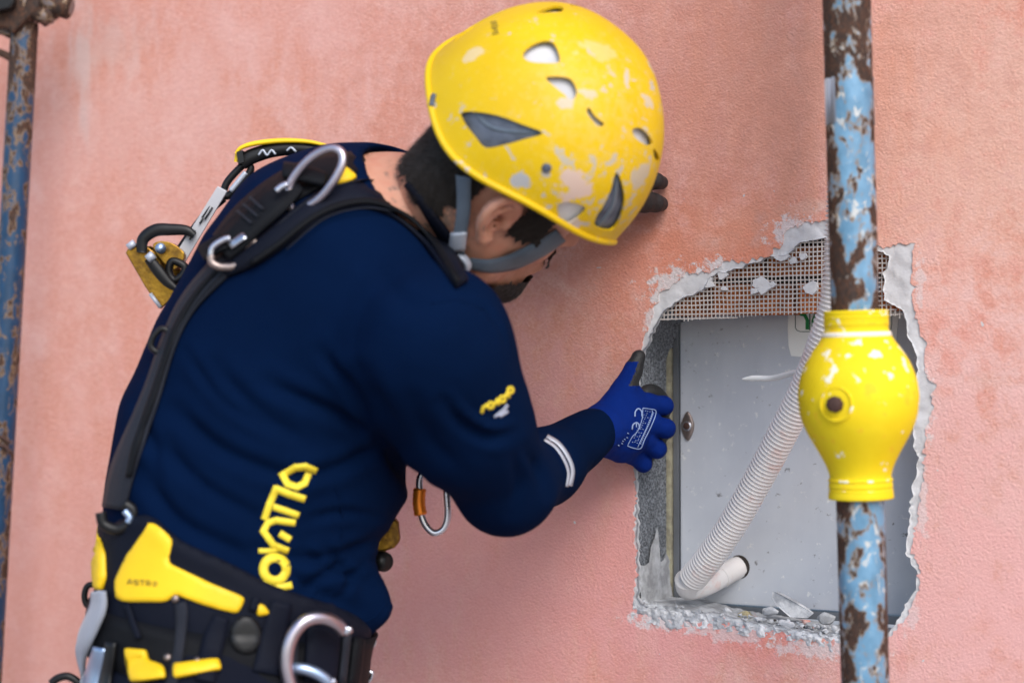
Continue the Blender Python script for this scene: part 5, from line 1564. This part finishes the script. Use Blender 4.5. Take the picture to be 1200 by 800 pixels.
# blue-steel carabiner hanging at the hip ring
cb_ = thing('carabiner', 'blue steel carabiner hooked through the big hip ring at the bottom edge', 'carabiner', V(350, 800, Yh))
ringY([(306, 806, -.01), (316, 792, -.014), (334, 784, -.018), (354, 783, -.022), (372, 789, -.02), (385, 800, -.016), (392, 818, -.01), (384, 840, -.006), (350, 850, -.008), (316, 840, -.01), (303, 822, -.01)], Yh, .0060, M_steelb, 'carabiner_body', cb_, True, 6, 14)
ringY([(384, 800, -.018), (392, 797, -.014)], Yh, .0044, M_steel, 'gate_pin', cb_, False)

# ================================================================== FALL ARREST GEAR behind the shoulder
YA = 2.10
ab = thing('shock_absorber', 'black and yellow shock absorber pouch arched over the far shoulder', 'shock absorber', V(330, 178, YA))
def arch(pts, Y0, hgt, dep, mat, name, parent):
    """rectangular section swept along pixels, hgt in px"""
    c = catmull(pts, 8); vs = []; fs = []
    for i, p in enumerate(c):
        a = c[max(i - 1, 0)]; b = c[min(i + 1, len(c) - 1)]; t = (b - a)[:2]; t /= np.linalg.norm(t); nn = np.array([-t[1], t[0]])
        hh = p[2] if len(p) > 2 else hgt
        for (e, g_) in ((-.5, -.35), (-.3, -.5), (.3, -.5), (.5, -.35), (.5, .35), (.3, .5), (-.3, .5), (-.5, .35)):
            vs.append(V(p[0] + nn[0] * hh * e, p[1] + nn[1] * hh * e, Y0 + dep * g_))
    for i in range(len(c) - 1):
        for k in range(8): fs.append((i * 8 + k, i * 8 + (k + 1) % 8, (i + 1) * 8 + (k + 1) % 8, (i + 1) * 8 + k))
    fs.append(tuple(range(8))); fs.append(tuple((len(c) - 1) * 8 + k for k in range(8))[::-1])
    return mk(name, vs, fs, mat, parent)
arch([(283, 192, 16), (294, 184, 18), (320, 176, 17), (350, 174, 16), (384, 178, 14), (412, 186, 10)], YA, 16, .03, M_blackp, 'pouch', ab)
arch([(276, 180, 3), (283, 173, 5), (300, 168, 6), (330, 165, 6), (360, 166, 5), (384, 171, 4)], YA - .002, 5, .034, M_pad, 'yellow_edge', ab)
arch([(279, 176), (277, 190)], YA - .004, 6, .02, M_pad, 'yellow_edge', ab)
for pts in ([(303, 182), (308, 176), (313, 182), (318, 176), (323, 181)], [(336, 177), (341, 173), (347, 178)]):
    v, f = tube(catmull([tuple(V(p[0], p[1], YA - .0165)) for p in pts], 4), .0013, 6); mk('pouch_print', v, f, M_refl, ab)
v, f = plate([(277, 178), (284, 176), (286, 190), (279, 192)], YA - .02, .02); mk('end_tab', v, f, M_blackp, ab, False)
cn = thing('black_carabiner', 'black connector between the shoulder pouch and the white tag', 'carabiner', V(275, 208, YA))
ringY([(262, 226), (266, 214), (278, 200), (288, 192), (294, 198), (286, 212), (274, 224), (266, 230)], YA - .005, .0042, M_blackp, 'connector_body', cn)
ringY([(270, 224), (280, 212), (288, 202)], YA - .010, .0030, M_refl, 'connector_gate', cn, False)
tg = thing('webbing_tag', 'white printed tag strip running down behind the back', 'tag', V(232, 265, 2.08))
o = mk('strip', *plate([(255, 218), (266, 224), (214, 311), (201, 305)], 2.075, .004, (.3, .3)), M_white, tg, False); bevmod(o, .001)
for p, q in (((237, 255), (246, 241)), ((240, 257), (249, 243)), ((234, 262), (238, 256)), ((222, 281), (229, 270)), ((208, 299), (210, 302)), ((211, 297), (213, 300)), ((209.5, 303), (211, 305.5))):
    v, f = tube([V(p[0], p[1], 2.0725), V(q[0], q[1], 2.0725)], .0011, 6); mk('tag_print', v, f, M_ink, tg)
ln_ = mk('lanyard', *tube(catmull([tuple(V(*p)) for p in [(262, 232, 2.09), (246, 246, 2.09), (228, 268, 2.10), (214, 288, 2.10), (206, 300, 2.10)]], 6), .0050, 10), M_blackp)
tag(ln_, 'black lanyard line running under the white tag', 'lanyard')
fa = thing('fall_arrester', 'golden mobile fall arrester hanging off the back at the left', 'fall arrester', V(185, 320, 2.08))
o = mk('side_plate', *plate([(147, 296), (153, 287), (168, 286), (182, 296), (190, 312), (204, 330), (207, 344), (188, 362), (170, 336)], 2.075, .004), M_gold, fa, False); bevmod(o, .001)
o = mk('side_plate', *plate([(152, 292), (176, 288), (200, 300), (216, 322), (214, 334), (190, 358), (176, 336)], 2.10, .004), M_gold, fa, False); bevmod(o, .001)
o = mk('cam', *plate([(179, 286), (196, 283), (212, 292), (216, 302), (204, 316), (188, 304)], 2.07, .02, sub=3), M_gold, fa, False); bevmod(o, .002)
arch([(166, 296, 12), (168, 280, 14), (182, 270, 15), (200, 269, 14), (218, 270, 12), (228, 276, 8)], 2.075, 14, .02, M_blackp, 'arm', fa)
arch([(174, 302, 12), (186, 318, 14), (196, 330, 12), (206, 338, 8)], 2.065, 12, .02, M_blackp, 'locking_arm', fa)
v, f = tube([V(173, 304, 2.055), V(180, 298, 2.055)], .0050, 12); mk('pin', v, f, M_refl, fa)
v, f = tube([V(188, 291, 2.062), V(188, 291, 2.09)], .0060, 16); mk('rivet', v, f, M_steelb, fa)
v, f = tube([V(150, 290, 2.072), V(158, 284, 2.072)], .0040, 12); mk('rivet', v, f, M_refl, fa)
v, f = tube([V(176, 344, 2.072), V(188, 360, 2.072)], .0022, 8); mk('worn_edge', v, f, M_refl, fa)
ringY([(202, 306), (198, 318), (204, 328), (214, 322), (216, 312)], 2.07, .0045, M_blackp, 'link', fa)

# ================================================================== chest gear under the arm
c1 = thing('steel_carabiner', 'steel carabiner with orange screw sleeve hanging below the armpit', 'carabiner', V(508, 600, 2.06))
ringY([(492, 560), (493, 585), (494, 604), (500, 617), (509, 624), (519, 620), (524, 608), (524, 590), (520, 560), (506, 545)], 2.06, .0040, M_steel, 'carabiner_body', c1)
v, f = tube(catmull([tuple(V(p[0], p[1], 2.06)) for p in [(492, 572), (491, 582), (491, 592), (493, 603)]], 4), [.0068, .0075] * 6 + [.0068], 14); mk('screw_sleeve', v, f, M_orange, c1)
c2 = thing('gold_clamp', 'golden rope clamp with black cam sticking out below the chest', 'rope clamp', V(455, 630, 2.05))
o = mk('clamp_shell', *plate([(436, 628), (448, 618), (462, 606), (467, 612), (469, 634), (462, 642), (446, 648), (436, 652)], 2.06, .016), M_gold, c2, False); bevmod(o, .003)
v, f = tube([V(442, 655, 2.07), V(450, 658, 2.045), V(453, 658, 2.043)], [.012, .011, .006], 16); mk('cam_wheel', v, f, M_blackp, c2)

# neck cord
v, f = ribbon([(480, 216), (498, 238), (514, 262), (532, 288), (545, 312)], [8, 10, 13, 14, 10], BH, .003, .003, 6, 3, 4)
o = mk('neck_strap', v, f, M_webn, har)
